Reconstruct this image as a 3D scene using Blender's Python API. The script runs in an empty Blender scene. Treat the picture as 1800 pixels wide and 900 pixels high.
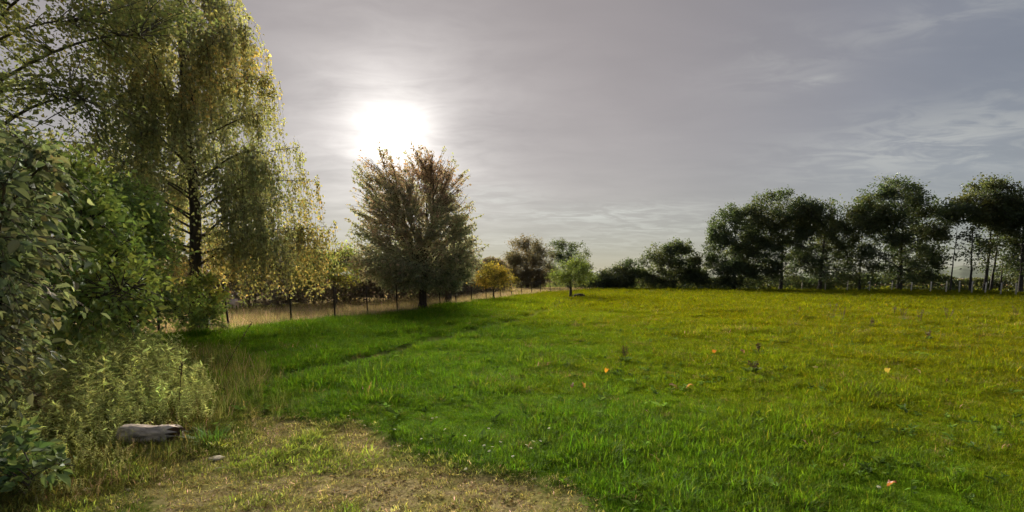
import bpy, math, random
import numpy as np
from mathutils import Vector

SC = bpy.context.scene
COL = SC.collection
R = math.radians
RNG = np.random.default_rng(7)

# ------------------------------------------------------------------ camera
CAM_H, F_PX, HOR, PITCH = 1.6, 825.0, 487.0, R(4.0)
PRINC = HOR + F_PX * math.tan(PITCH)
cd = bpy.data.cameras.new('camera')
cd.sensor_width = 36.0
cd.lens = 36.0 * F_PX / 1800.0
cd.shift_y = (PRINC - 450.0) / 1800.0
cd.clip_start, cd.clip_end = 0.05, 8000.0
cam = bpy.data.objects.new('camera', cd)
cam.location = (0, 0, CAM_H)
cam.rotation_euler = (R(90) - PITCH, 0, 0)
COL.objects.link(cam)
SC.camera = cam


def ray(px, py):
    u, v = (px - 900.0) / F_PX, (PRINC - py) / F_PX
    c, s = math.cos(PITCH), math.sin(PITCH)
    return np.array([u, c + v * s, -s + v * c])


def ground(px, py):
    d = ray(px, py)
    t = -CAM_H / d[2]
    return d[0] * t, d[1] * t


def at(px, py, Y):
    """the point at distance Y in front of the viewer seen at this place of the picture"""
    d = ray(px, py)
    t = Y / d[1]
    return np.array([d[0] * t, Y, CAM_H + d[2] * t])


# ------------------------------------------------------------------ light and sky
sd = ray(690, 238)
sd = sd / np.linalg.norm(sd)
SUN_EL = math.asin(sd[2])
SUN_AZ = math.atan2(sd[0], sd[1])          # from +Y towards +X
EXPO = 2.2
SC.view_settings.view_transform = 'Standard'
SC.view_settings.look = 'None'
SC.view_settings.exposure = EXPO
SC.view_settings.gamma = 1.0
SC.view_settings.use_curve_mapping = False

sl = bpy.data.lights.new('sun', 'SUN')
sl.energy = 4.5
sl.angle = R(44.0)
sl.color = (1.0, 0.90, 0.74)
sun = bpy.data.objects.new('sun', sl)
sun.rotation_euler = Vector(sd).to_track_quat('Z', 'Y').to_euler()
sun.location = (0, 0, 40)
COL.objects.link(sun)

SC.render.engine = 'CYCLES'
cy = SC.cycles
cy.max_bounces = 3
cy.diffuse_bounces = 3
cy.glossy_bounces = 2
cy.transmission_bounces = 3
cy.transparent_max_bounces = 6
cy.caustics_reflective = False
cy.caustics_refractive = False
cy.use_denoising = True
cy.use_adaptive_sampling = True
cy.adaptive_threshold = 0.03
cy.sample_clamp_indirect = 6.0


class NT:
    """small helper to write node trees as expressions"""
    def __init__(self, tree):
        self.t = tree
        tree.nodes.clear()

    def n(self, kind, **props):
        nd = self.t.nodes.new(kind)
        for k, v in props.items():
            setattr(nd, k, v)
        return nd

    def put(self, sock, v):
        if hasattr(v, 'is_output'):
            self.t.links.new(v, sock)
        elif isinstance(v, (tuple, list)) and sock.type == 'RGBA' and len(v) == 3:
            sock.default_value = (*v, 1.0)
        else:
            sock.default_value = v

    def m(self, op, a, b=0.0, c=0.0, clamp=False):
        nd = self.n('ShaderNodeMath', operation=op, use_clamp=clamp)
        for i, v in enumerate((a, b, c)):
            self.put(nd.inputs[i], v)
        return nd.outputs[0]

    def vm(self, op, a, b=(0, 0, 0), out=0):
        nd = self.n('ShaderNodeVectorMath', operation=op)
        self.put(nd.inputs[0], a)
        self.put(nd.inputs[1], b)
        return nd.outputs[out]

    def scale(self, a, s):
        nd = self.n('ShaderNodeVectorMath', operation='SCALE')
        self.put(nd.inputs[0], a)
        self.put(nd.inputs[3], s)
        return nd.outputs[0]

    def mix(self, f, a, b, blend='MIX'):
        nd = self.n('ShaderNodeMix', data_type='RGBA', blend_type=blend)
        self.put(nd.inputs[0], f)
        self.put(nd.inputs[6], a)
        self.put(nd.inputs[7], b)
        return nd.outputs[2]

    def ramp(self, f, lo, hi):
        nd = self.n('ShaderNodeMapRange', interpolation_type='SMOOTHSTEP')
        for i, v in enumerate((f, lo, hi, 0.0, 1.0)):
            self.put(nd.inputs[i], v)
        return nd.outputs[0]

    def noise(self, vec, scale, detail=4.0, rough=0.55, dist=0.0, out=0):
        nd = self.n('ShaderNodeTexNoise')
        self.put(nd.inputs['Vector'], vec)
        nd.inputs['Scale'].default_value = scale
        nd.inputs['Detail'].default_value = detail
        nd.inputs['Roughness'].default_value = rough
        nd.inputs['Distortion'].default_value = dist
        return nd.outputs[out]

    def comb(self, x, y, z):
        nd = self.n('ShaderNodeCombineXYZ')
        for i, v in enumerate((x, y, z)):
            self.put(nd.inputs[i], v)
        return nd.outputs[0]


def make_world():
    w = bpy.data.worlds.new('World')
    SC.world = w
    w.use_nodes = True
    w.cycles.sampling_method = 'NONE'
    k = NT(w.node_tree)
    E = 1.06 * 2.0 ** -EXPO
    d = k.vm('NORMALIZE', k.n('ShaderNodeTexCoord').outputs['Generated'])
    sx = k.n('ShaderNodeSeparateXYZ')
    k.put(sx.inputs[0], d)
    x, y, z = sx.outputs
    zc = k.m('MAXIMUM', z, 0.0)
    cosa = k.m('MAXIMUM', k.vm('DOT_PRODUCT', d, tuple(sd), out=1), 0.0)
    sky = k.n('ShaderNodeTexSky', sky_type='NISHITA', sun_disc=False)
    sky.sun_elevation = SUN_EL
    sky.sun_rotation = SUN_AZ
    sky.air_density = 1.0
    sky.dust_density = 0.05
    sky.ozone_density = 1.0
    # veil of high cloud, drawn on a flat layer overhead
    inv = k.m('DIVIDE', 1.0, k.m('ADD', zc, 0.10))
    pl = k.comb(k.m('MULTIPLY', x, inv), k.m('MULTIPLY', y, inv), 0.0)
    big = k.noise(k.vm('MULTIPLY', pl, (0.55, 0.9, 1.0)), 0.9, 3.0, 0.5, 0.3)
    streak = k.noise(k.vm('MULTIPLY', pl, (0.8, 1.5, 1.0)), 1.5, 5.0, 0.55, 0.5)
    fine = k.noise(k.vm('MULTIPLY', pl, (1.3, 2.3, 1.0)), 2.6, 5.0, 0.58, 0.9)
    warm = k.ramp(cosa, 0.50, 0.99)
    veil = k.mix(warm, (0.272 * E, 0.290 * E, 0.352 * E), (0.490 * E, 0.420 * E, 0.398 * E))
    # paler, slightly green air along the horizon
    hz = k.m('POWER', 2.718, k.m('MULTIPLY', zc, -8.0))
    veil = k.mix(k.m('MULTIPLY', hz, 0.80), veil, (0.40 * E, 0.40 * E, 0.30 * E))
    # darker and lighter streaks of the veil
    amp = k.m('ADD', 0.74, k.m('MULTIPLY', big, 0.30))
    amp = k.m('ADD', amp, k.m('MULTIPLY', k.m('SUBTRACT', streak, 0.5), 0.20))
    amp = k.m('MULTIPLY', amp, k.m('SUBTRACT', 1.0, k.m('MULTIPLY', k.ramp(z, 0.12, 0.55), 0.27)))
    veil = k.scale(veil, amp)

    # brighter cloud wisps
    def patch(px, py, rx, ry):
        p = ray(px, py)
        az0, el0 = math.atan2(p[0], p[1]), math.asin(p[2] / np.linalg.norm(p))
        az = k.m('ARCTAN2', x, y)
        el = k.m('ARCSINE', z)
        a = k.m('DIVIDE', k.m('SUBTRACT', az, az0), rx / F_PX)
        e = k.m('DIVIDE', k.m('SUBTRACT', el, el0), ry / F_PX)
        r2 = k.m('ADD', k.m('MULTIPLY', a, a), k.m('MULTIPLY', e, e))
        return k.m('POWER', 2.718, k.m('MULTIPLY', r2, -1.0))
    wis = k.ramp(k.m('ADD', k.m('MULTIPLY', fine, 0.75), k.m('MULTIPLY', streak, 0.25)), 0.42, 0.62)
    m = None
    for px, py, rx, ry, s in ((1640, 255, 150, 42, 0.55), (1740, 205, 90, 30, 0.35), (1560, 262, 110, 16, 0.35), (1060, 378, 170, 16, 0.85),
                              (860, 350, 90, 26, 0.45), (1160, 400, 150, 18, 0.6), (1430, 147, 36, 9, 0.6),
                              (1380, 105, 90, 36, 0.28), (1000, 425, 190, 16, 0.5), (1700, 20, 160, 25, 0.3)):
        t = k.m('MULTIPLY', patch(px, py, rx, ry), s)
        m = t if m is None else k.m('MAXIMUM', m, t)
    wisp = k.m('MULTIPLY', m, k.m('ADD', 0.15, k.m('MULTIPLY', wis, 0.95)), clamp=True)
    wisp = k.m('ADD', wisp, k.m('MULTIPLY', k.m('MULTIPLY', wis, hz), 0.05), clamp=True)
    veil = k.mix(k.m('MULTIPLY', wisp, 0.75), veil, (0.62 * E, 0.61 * E, 0.55 * E))
    # the glow of the sun through the veil
    cosb = k.m('ADD', cosa, k.m('MULTIPLY', k.m('SUBTRACT', k.noise(d, 7.0, 3.0, 0.6), 0.5), 0.0035))
    glow = k.m('MULTIPLY', k.m('POWER', cosb, 1700.0), 1.1 * E)
    glow = k.m('ADD', glow, k.m('MULTIPLY', k.m('POWER', cosb, 300.0), 0.60 * E))
    glow = k.m('ADD', glow, k.m('MULTIPLY', k.m('POWER', cosa, 60.0), 0.30 * E))
    glow = k.m('ADD', glow, k.m('MULTIPLY', k.m('POWER', cosa, 14.0), 0.07 * E))
    glow = k.m('MULTIPLY', glow, k.m('ADD', -0.25, k.m('MULTIPLY', k.m('ADD', streak, k.m('MULTIPLY', fine, 0.7)), 1.5)))
    total = k.vm('ADD', veil, k.scale((1.0, 0.965, 0.90), glow))
    total = k.vm('ADD', k.scale(total, 0.90), k.scale(sky.outputs[0], 0.012 * E))
    bg = k.n('ShaderNodeBackground')
    k.put(bg.inputs[0], total)
    out = k.n('ShaderNodeOutputWorld')
    k.t.links.new(bg.outputs[0], out.inputs[0])


make_world()

# ------------------------------------------------------------------ numpy helpers
def vnoise(x, y, s, seed=0):
    """smooth value noise, 0..1"""
    x = np.asarray(x, float) / s + 1000.3 + seed * 17.13
    y = np.asarray(y, float) / s + 1000.7 + seed * 9.71
    xi, yi = np.floor(x), np.floor(y)
    fx, fy = x - xi, y - yi
    fx, fy = fx * fx * (3 - 2 * fx), fy * fy * (3 - 2 * fy)

    def h(a, b):
        v = np.sin(a * 127.1 + b * 311.7 + seed * 74.7) * 43758.5453
        return v - np.floor(v)
    return (h(xi, yi) * (1 - fx) + h(xi + 1, yi) * fx) * (1 - fy) + (h(xi, yi + 1) * (1 - fx) + h(xi + 1, yi + 1) * fx) * fy


def fbm(x, y, s, seed=0, n=3):
    v, a, t = 0, 1.0, 0
    for i in range(n):
        v = v + a * vnoise(x, y, s / 2 ** i, seed + i * 3)
        t += a
        a *= 0.5
    return v / t


def sstep(v, a, b):
    t = np.clip((np.asarray(v, float) - a) / (b - a), 0, 1)
    return t * t * (3 - 2 * t)


def seg_dist(x, y, pts):
    """distance to a polyline and the side (positive to its left)"""
    x, y = np.asarray(x, float), np.asarray(y, float)
    best = np.full(x.shape, 1e9)
    side = np.zeros(x.shape)
    for (ax, ay), (bx, by) in zip(pts[:-1], pts[1:]):
        dx, dy = bx - ax, by - ay
        t = np.clip(((x - ax) * dx + (y - ay) * dy) / (dx * dx + dy * dy), 0, 1)
        d = np.hypot(x - ax - t * dx, y - ay - t * dy)
        c = np.sign(dx * (y - ay) - dy * (x - ax))
        side = np.where(d < best, c, side)
        best = np.minimum(best, d)
    return best, side


# fence line, from the thicket on the left to the far meadow
FENCE = [(-11.5, 9.0), (-9.6, 12.7), (-8.7, 14.4), (-7.55, 16.0), (-6.65, 17.6), (-6.1, 19.8), (-5.45, 22.3), (-4.75, 24.6),
         (-4.1, 26.8), (-3.45, 29.2), (-2.7, 31.6), (-1.85, 34.0), (-0.9, 36.3), (0.0, 38.6), (0.85, 41.0), (1.8, 43.4), (2.8, 45.8),
         (4.0, 48.2), (5.2, 50.6), (6.6, 53.0)]
TRACK = [(-4.2, 6.5), (-3.0, 9.2), (-1.9, 12.0), (-0.6, 15.5), (0.7, 19.5), (2.2, 24.5), (3.6, 31.0), (4.6, 37.0)]


def worn_mask(x, y):
    """the trodden bare ground in front of the viewer, 0..1"""
    edge = np.interp(y, [-4, 2.6, 3.2, 3.8, 4.5, 5.0, 5.5, 6.1], [1.6, 1.0, 0.42, -0.22, -1.05, -1.75, -2.6, -3.6])
    edge2 = np.interp(y, [-4, 2.6, 3.2, 4.2, 5.0, 6.1], [-3.4, -3.1, -2.95, -3.3, -3.15, -3.3])
    j = (fbm(x, y, 0.9, 5, 4) - 0.5) * 1.7
    return sstep(edge + j - x, -0.35, 0.55) * sstep(x - edge2 + j, -0.3, 0.4) * sstep(5.75 + j - y, -0.1, 0.5)


def track_mask(x, y):
    d, _ = seg_dist(x, y, TRACK)
    return 1 - sstep(d + (vnoise(x, y, 0.9, 8) - 0.5) * 0.25, 0.16, 0.50)


def dry_mask(x, y):
    d, s = seg_dist(x, y, FENCE)
    v = d * s + (fbm(x, y, 1.8, 11) - 0.5) * 2.2
    far = np.interp(y, [0, 20, 34, 45], [6.0, 7.0, 9.0, 22.0])
    return sstep(v, -0.7, 0.25) * (1 - sstep(v, far - 1.5, far + 1.5)) * sstep(y, 9.5, 12.5)


def height(x, y):
    x, y = np.asarray(x, float), np.asarray(y, float)
    near = np.exp(-(np.hypot(x, y) / 120.0) ** 2)
    h = (fbm(x, y, 9.0, 21) - 0.5) * 0.16 + (vnoise(x, y, 1.3, 31) - 0.5) * 0.035
    h = h * near - 0.08 * track_mask(x, y) - 0.035 * worn_mask(x, y)
    return h


def Z(x, y):
    return float(height(np.array([x]), np.array([y]))[0])


def new_mesh(name, verts, faces_flat, sizes, smooth=False):
    me = bpy.data.meshes.new(name)
    verts = np.ascontiguousarray(verts, np.float32)
    faces_flat = np.ascontiguousarray(faces_flat, np.int32)
    sizes = np.ascontiguousarray(sizes, np.int32)
    me.vertices.add(len(verts))
    me.vertices.foreach_set('co', verts.ravel())
    me.loops.add(len(faces_flat))
    me.loops.foreach_set('vertex_index', faces_flat)
    me.polygons.add(len(sizes))
    st = np.zeros(len(sizes), np.int32)
    st[1:] = np.cumsum(sizes)[:-1]
    me.polygons.foreach_set('loop_start', st)
    me.polygons.foreach_set('loop_total', sizes)
    me.polygons.foreach_set('use_smooth', np.full(len(sizes), smooth))
    me.update(calc_edges=True)
    return me


def attr(me, name, kind, data, domain='POINT'):
    a = me.attributes.new(name, kind, domain)
    key = {'FLOAT': 'value', 'INT': 'value', 'FLOAT_VECTOR': 'vector', 'FLOAT_COLOR': 'color'}[kind]
    dt = np.int32 if kind == 'INT' else np.float32
    a.data.foreach_set(key, np.ascontiguousarray(data, dt).ravel())


def rgba(c):
    c = np.asarray(c, float)
    return np.concatenate([c, np.ones((len(c), 1))], 1)


class Geo:
    """collects tubes and leaves with a colour per vertex; builds ONE mesh object"""
    def __init__(self):
        self.v, self.f, self.s, self.c, self.mi, self.sm, self.n = [], [], [], [], [], [], 0

    def add(self, v, f, s, c, mi=0, smooth=False):
        self.v.append(np.asarray(v, np.float32))
        self.f.append(np.asarray(f, np.int64).ravel() + self.n)
        self.s.append(np.asarray(s, np.int32))
        c = np.asarray(c, np.float32)
        if c.ndim == 1:
            c = np.tile(c, (len(v), 1))
        self.c.append(c)
        self.mi.append(np.full(len(s), mi, np.int32))
        self.sm.append(np.full(len(s), smooth))
        self.n += len(v)

    def tube(self, pts, rad, sides=6, col=(0.1, 0.08, 0.06), mi=0, cap=False):
        pts = np.asarray(pts, float)
        n = len(pts)
        rad = np.broadcast_to(np.asarray(rad, float), (n,))
        tan = np.gradient(pts, axis=0)
        tan /= np.linalg.norm(tan, axis=1, keepdims=True) + 1e-9
        ref = np.array([0.31, 0.17, 0.93]) if abs(tan[0, 2]) < 0.8 else np.array([0.94, 0.3, 0.05])
        a = np.cross(tan, ref)
        a /= np.linalg.norm(a, axis=1, keepdims=True) + 1e-9
        b = np.cross(tan, a)
        th = np.arange(sides) * 2 * np.pi / sides
        v = pts[:, None, :] + rad[:, None, None] * (np.cos(th)[None, :, None] * a[:, None, :] + np.sin(th)[None, :, None] * b[:, None, :])
        v = v.reshape(-1, 3)
        i = np.arange(n - 1)[:, None] * sides
        j = np.arange(sides)[None, :]
        jn = (j + 1) % sides
        q = np.stack([i + j, i + jn, i + sides + jn, i + sides + j], -1).reshape(-1, 4)
        f, s = q.ravel(), np.full(len(q), 4)
        if cap:
            f = np.concatenate([f, np.arange(sides)[::-1], (n - 1) * sides + np.arange(sides)])
            s = np.concatenate([s, [sides, sides]])
        self.add(v, f, s, col, mi, True)

    def leaves(self, pos, axis, normal, length, width, col, mi=0, shape=4, fold=0.25):
        pos, axis, normal = (np.asarray(t, float) for t in (pos, axis, normal))
        N = len(pos)
        if not N:
            return
        length = np.broadcast_to(np.asarray(length, float), (N,))[:, None]
        width = np.broadcast_to(np.asarray(width, float), (N,))[:, None]
        axis = axis / (np.linalg.norm(axis, axis=1, keepdims=True) + 1e-9)
        side = np.cross(axis, normal)
        side /= np.linalg.norm(side, axis=1, keepdims=True) + 1e-9
        nrm = np.cross(side, axis)
        up = nrm * width * fold
        if shape == 4:
            p = [pos, pos + axis * length * 0.45 + side * width * 0.5 + up, pos + axis * length,
                 pos + axis * length * 0.45 - side * width * 0.5 + up]
            tri = np.array([[0, 1, 2], [0, 2, 3]])
        else:
            dr = nrm * length * -0.12
            p = [pos, pos + axis * length * 0.3 + side * width * 0.5 + up, pos + axis * length * 0.68 + side * width * 0.38 + up + dr * 0.5,
                 pos + axis * length + dr, pos + axis * length * 0.68 - side * width * 0.38 + up + dr * 0.5,
                 pos + axis * length * 0.3 - side * width * 0.5 + up]
            tri = np.array([[0, 1, 2], [0, 2, 3], [0, 3, 4], [0, 4, 5]])
        k = len(p)
        v = np.stack(p, 1).reshape(-1, 3)
        f = (np.arange(N)[:, None, None] * k + tri[None]).reshape(-1)
        col = np.asarray(col, float)
        if col.ndim == 1:
            col = np.tile(col, (N, 1))
        self.add(v, f, np.full(N * len(tri), 3), np.repeat(col, k, 0), mi)

    def build(self, name, mats, parent=None, loc=None):
        me = new_mesh(name, np.concatenate(self.v), np.concatenate(self.f), np.concatenate(self.s))
        me.polygons.foreach_set('use_smooth', np.concatenate(self.sm))
        me.polygons.foreach_set('material_index', np.concatenate(self.mi))
        attr(me, 'tone', 'FLOAT_COLOR', rgba(np.concatenate(self.c)))
        for m in (mats if isinstance(mats, (list, tuple)) else [mats]):
            me.materials.append(m)
        o = bpy.data.objects.new(name, me)
        COL.objects.link(o)
        if parent:
            o.parent = parent
        if loc is not None:
            o.location = loc
        return o


def tag(o, label=None, cat=None, group=None, kind=None):
    for key, v in (('label', label), ('category', cat), ('group', group), ('kind', kind)):
        if v:
            o[key] = v
    return o


def empty(name, loc, label, cat, group=None):
    o = bpy.data.objects.new(name, None)
    o.empty_display_size = 0.2
    o.location = loc
    COL.objects.link(o)
    return tag(o, label, cat, group)


# ------------------------------------------------------------------ materials
def leaf_material(name, trans=0.45, gloss=0.05, rough=0.45, source='GEOMETRY', attr_name='tone'):
    m = bpy.data.materials.new(name)
    m.use_nodes = True
    k = NT(m.node_tree)
    a = k.n('ShaderNodeAttribute', attribute_type=source, attribute_name=attr_name)
    c = a.outputs['Color']
    if source == 'INSTANCER':
        b = k.n('ShaderNodeAttribute', attribute_type='GEOMETRY', attribute_name='tone')
        c = k.mix(1.0, c, b.outputs['Color'], 'MULTIPLY')
    geo = k.n('ShaderNodeNewGeometry')
    nz = k.noise(geo.outputs['Position'], 7.0, 2.0)
    c = k.mix(1.0, c, k.mix(nz, (0.72, 0.74, 0.7), (1.28, 1.26, 1.2)), 'MULTIPLY')
    df = k.n('ShaderNodeBsdfDiffuse')
    k.put(df.inputs[0], c)
    tr = k.n('ShaderNodeBsdfTranslucent')
    k.put(tr.inputs[0], k.mix(1.0, c, (1.25, 1.25, 0.85), 'MULTIPLY'))
    mx = k.n('ShaderNodeMixShader')
    mx.inputs[0].default_value = trans
    k.t.links.new(df.outputs[0], mx.inputs[1])
    k.t.links.new(tr.outputs[0], mx.inputs[2])
    gl = k.n('ShaderNodeBsdfGlossy')
    gl.inputs['Color'].default_value = (0.9, 0.95, 1.0, 1)
    gl.inputs['Roughness'].default_value = rough
    m2 = k.n('ShaderNodeMixShader')
    m2.inputs[0].default_value = gloss
    k.t.links.new(mx.outputs[0], m2.inputs[1])
    k.t.links.new(gl.outputs[0], m2.inputs[2])
    out = k.n('ShaderNodeOutputMaterial')
    k.t.links.new(m2.outputs[0], out.inputs[0])
    return m


def solid_material(name, rough=0.9, scale=18.0, lo=0.6, hi=1.4, bump=0.4, stretch=(1, 1, 0.18), color=None):
    m = bpy.data.materials.new(name)
    m.use_nodes = True
    k = NT(m.node_tree)
    if color is None:
        c = k.n('ShaderNodeAttribute', attribute_type='GEOMETRY', attribute_name='tone').outputs['Color']
    else:
        c = color
    co = k.n('ShaderNodeTexCoord').outputs['Object']
    nz = k.noise(k.vm('MULTIPLY', co, stretch), scale, 6.0, 0.65)
    f = k.m('ADD', lo, k.m('MULTIPLY', k.ramp(nz, 0.3, 0.7), hi - lo))
    p = k.n('ShaderNodeBsdfPrincipled')
    k.put(p.inputs['Base Color'], k.mix(1.0, c, k.comb(f, f, f), 'MULTIPLY'))
    p.inputs['Roughness'].default_value = rough
    p.inputs['Specular IOR Level'].default_value = 0.25
    bp = k.n('ShaderNodeBump')
    bp.inputs['Strength'].default_value = bump
    bp.inputs['Distance'].default_value = 0.02
    k.put(bp.inputs['Height'], nz)
    k.t.links.new(bp.outputs[0], p.inputs['Normal'])
    out = k.n('ShaderNodeOutputMaterial')
    k.t.links.new(p.outputs[0], out.inputs[0])
    return m


LEAF = leaf_material('leaf', 0.45, 0.04)
LEAF_SHINY = leaf_material('leaf_shiny', 0.35, 0.035, 0.5)
GRASS = leaf_material('grass_blade', 0.5, 0.006, 0.5, 'INSTANCER', 'tint')
BARK = solid_material('bark')
WOOD = solid_material('weathered_wood', 0.85, 30.0, 0.65, 1.35, 0.5)
METAL = solid_material('dull_metal', 0.6, 40.0, 0.75, 1.25, 0.15, (1, 1, 1))


def ground_material():
    m = bpy.data.materials.new('meadow_ground')
    m.use_nodes = True
    k = NT(m.node_tree)
    geo = k.n('ShaderNodeNewGeometry').outputs['Position']
    base = k.n('ShaderNodeAttribute', attribute_type='GEOMETRY', attribute_name='tone').outputs['Color']
    worn = k.n('ShaderNodeAttribute', attribute_type='GEOMETRY', attribute_name='worn').outputs['Fac']
    n1 = k.noise(geo, 9.0, 6.0, 0.65)
    n2 = k.noise(geo, 42.0, 5.0, 0.7)
    n3 = k.noise(k.vm('MULTIPLY', geo, (1.0, 1.6, 1.0)), 2.6, 5.0, 0.6)
    soil = k.mix(k.ramp(n1, 0.35, 0.65), (0.11, 0.085, 0.045), (0.27, 0.215, 0.115))
    soil = k.mix(k.ramp(n2, 0.45, 0.62), soil, (0.33, 0.27, 0.14))
    soil = k.mix(k.m('MULTIPLY', k.ramp(n3, 0.42, 0.6), 0.6), soil, (0.16, 0.16, 0.04))
    f = k.m('ADD', 0.55, k.m('MULTIPLY', n2, 0.9))
    green = k.mix(1.0, base, k.comb(f, f, f), 'MULTIPLY')
    c = k.mix(worn, green, soil)
    p = k.n('ShaderNodeBsdfPrincipled')
    k.put(p.inputs['Base Color'], c)
    p.inputs['Roughness'].default_value = 1.0
    p.inputs['Specular IOR Level'].default_value = 0.0
    bp = k.n('ShaderNodeBump')
    bp.inputs['Strength'].default_value = 0.8
    bp.inputs['Distance'].default_value = 0.03
    k.put(bp.inputs['Height'], k.m('ADD', n1, k.m('MULTIPLY', n2, 0.5)))
    k.t.links.new(bp.outputs[0], p.inputs['Normal'])
    out = k.n('ShaderNodeOutputMaterial')
    k.t.links.new(p.outputs[0], out.inputs[0])
    return m


# ------------------------------------------------------------------ meadow colours
def grass_tint(x, y):
    """the colour of the grass itself: lush by the track, drier and yellower out on the field"""
    x, y = np.asarray(x, float), np.asarray(y, float)
    lush = np.array([0.090, 0.172, 0.009])
    olive = np.array([0.118, 0.160, 0.006])
    field = np.array([0.110, 0.122, 0.003])
    straw = np.array([0.34, 0.255, 0.125])
    nz = fbm(x, y, 3.2, 41) - 0.5
    ny = fbm(x, y, 0.8, 47) - 0.5
    a = x * 0.27 + (y - 4.5) * 0.052 - 0.32 + nz * 1.0 + ny * 0.5
    t1 = sstep(a, -0.25, 1.0)[..., None]
    t2 = sstep(a, 0.75, 2.6)[..., None]
    c = lush * (1 - t1) + olive * t1
    c = c * (1 - t2) + field * t2
    dull = (sstep(-2.3 - x + (fbm(x, y, 0.8, 53) - 0.5) * 1.2, 0, 1.0) * sstep(6.6 - y, 0, 1.6) * (y > 0))[..., None]
    c = c * (1 - dull) + np.array([0.118, 0.122, 0.030]) * dull
    d = dry_mask(x, y)[..., None]
    dd, s = seg_dist(x, y, FENCE)
    beyond = (sstep(dd * s, 0, 2) * (1 - dry_mask(x, y)))[..., None]
    c = c * (1 - beyond) + np.array([0.10, 0.12, 0.03]) * beyond
    c = c * (1 - d) + straw * d
    return c


# ------------------------------------------------------------------ the ground
def build_ground():
    def axis(a, b, n, p):
        t = np.linspace(-1, 1, n)
        s = np.sinh(t * p) / np.sinh(p)
        return s * np.where(s < 0, a, b)
    xs = axis(3000, 3000, 331, 8.2)
    ys = 5.0 + axis(400, 5000, 381, 8.6)
    X, Y = np.meshgrid(xs, ys)
    x, y = X.ravel(), Y.ravel()
    r = np.hypot(x, y)
    h = height(x, y)
    nx, ny = len(xs), len(ys)
    i = (np.arange(ny - 1)[:, None] * nx + np.arange(nx - 1)[None]).ravel()
    q = np.stack([i, i + 1, i + nx + 1, i + nx], 1)
    me = new_mesh('ground', np.stack([x, y, h], 1), q.ravel(), np.full(len(q), 4), True)
    c = grass_tint(x, y) * 0.7
    far = sstep(r, 75, 110)[:, None]
    p = fbm(x, y, 160, 61)[:, None]
    fc = np.array([0.17, 0.12, 0.075]) * sstep(p, 0.45, 0.55) + np.array([0.11, 0.12, 0.03]) * (1 - sstep(p, 0.45, 0.55))
    c = c * (1 - far) + fc * far
    attr(me, 'tone', 'FLOAT_COLOR', rgba(c))
    w = worn_mask(x, y)
    attr(me, 'worn', 'FLOAT', np.maximum(w, 0.45 * track_mask(x, y) * (r < 60)))
    me.materials.append(ground_material())
    o = bpy.data.objects.new('ground', me)
    COL.objects.link(o)
    tag(o, 'green and yellowish meadow with a worn patch in front', kind='structure')


build_ground()


def build_hills():
    g = Geo()
    az = np.linspace(R(-75), R(75), 420)
    rows = [(700, 0.0), (760, 0.55), (830, 0.9), (930, 1.0), (1100, 0.8), (1500, 0.0)]
    prof = 9 + 8 * fbm(np.degrees(az), az * 0, 14, 71) + 3.0 * vnoise(np.degrees(az), az * 0, 0.5, 72) + 4 * sstep(az, R(35), R(46))
    v, c = [], []
    for rr, f in rows:
        jag = 1 + 0.14 * (vnoise(np.degrees(az), az * 0 + rr, 0.28, 73) - 0.5)
        v.append(np.stack([np.sin(az) * rr, np.cos(az) * rr, prof * f * jag - 0.4], 1))
    v = np.concatenate(v)
    n = len(az)
    i = (np.arange(len(rows) - 1)[:, None] * n + np.arange(n - 1)[None]).ravel()
    q = np.stack([i, i + 1, i + n + 1, i + n], 1)
    g.add(v, q.ravel(), np.full(len(q), 4), (0.05, 0.065, 0.045), 0, True)
    o = g.build('hills', solid_material('wooded_hills', 1.0, 0.02, 0.5, 1.5, 0.0, (1, 1, 1)))
    tag(o, kind='structure')


build_hills()

# ------------------------------------------------------------------ plant builders
def unit(v):
    return v / (np.linalg.norm(v, axis=-1, keepdims=True) + 1e-9)


def bez(a, b, n, lift, rng, wig=0.06, droop=0.0):
    a, b = np.asarray(a, float), np.asarray(b, float)
    L = np.linalg.norm(b - a)
    c = a * 0.45 + b * 0.55 + np.array([0, 0, lift * L]) + rng.normal(0, wig * L, 3)
    t = np.linspace(0, 1, n)[:, None]
    p = (1 - t) ** 2 * a + 2 * t * (1 - t) * c + t * t * b
    p[:, 2] -= droop * L * t[:, 0] ** 2.5
    return p


def sample_blobs(blobs, n, rng, shell=2.0):
    w = np.array([b[6] if len(b) > 6 else b[3] * b[4] * b[5] for b in blobs], float)
    k = rng.choice(len(blobs), n, p=w / w.sum())
    B = np.array([b[:6] for b in blobs], float)[k]
    u = unit(rng.normal(size=(n, 3)))
    r = rng.random(n) ** (1.0 / (3.0 + shell)) * (0.86 + 0.28 * rng.random(n))
    return B[:, :3] + u * r[:, None] * B[:, 3:]


def pick_colors(n, cols, rng, jitter=0.18, base=None, patch=None):
    """per-leaf colours from a weighted list; patch (0..1) chooses along the list"""
    C = np.array([c[:3] for c in cols], float)
    w = np.array([c[3] for c in cols], float)
    if patch is None:
        k = rng.choice(len(C), n, p=w / w.sum())
    else:
        cw = np.cumsum(w / w.sum())
        k = np.minimum(np.searchsorted(cw, np.clip(patch + rng.normal(0, 0.13, n), 0, 0.999)), len(C) - 1)
    return C[k] * np.exp(rng.normal(0, jitter, (n, 1))) * (1 + rng.normal(0, 0.05, (n, 3)))


def patch_of(p, s, seed):
    v = 0.6 * vnoise(p[:, 0] + p[:, 2] * 0.7, p[:, 2] * 0.8 - p[:, 1] * 0.6, s, seed) + 0.4 * vnoise(p[:, 1], p[:, 2] + p[:, 0] * 0.4, s * 0.5, seed + 5)
    return np.clip((v - 0.5) * 1.25 + 0.47, 0, 1)


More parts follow.
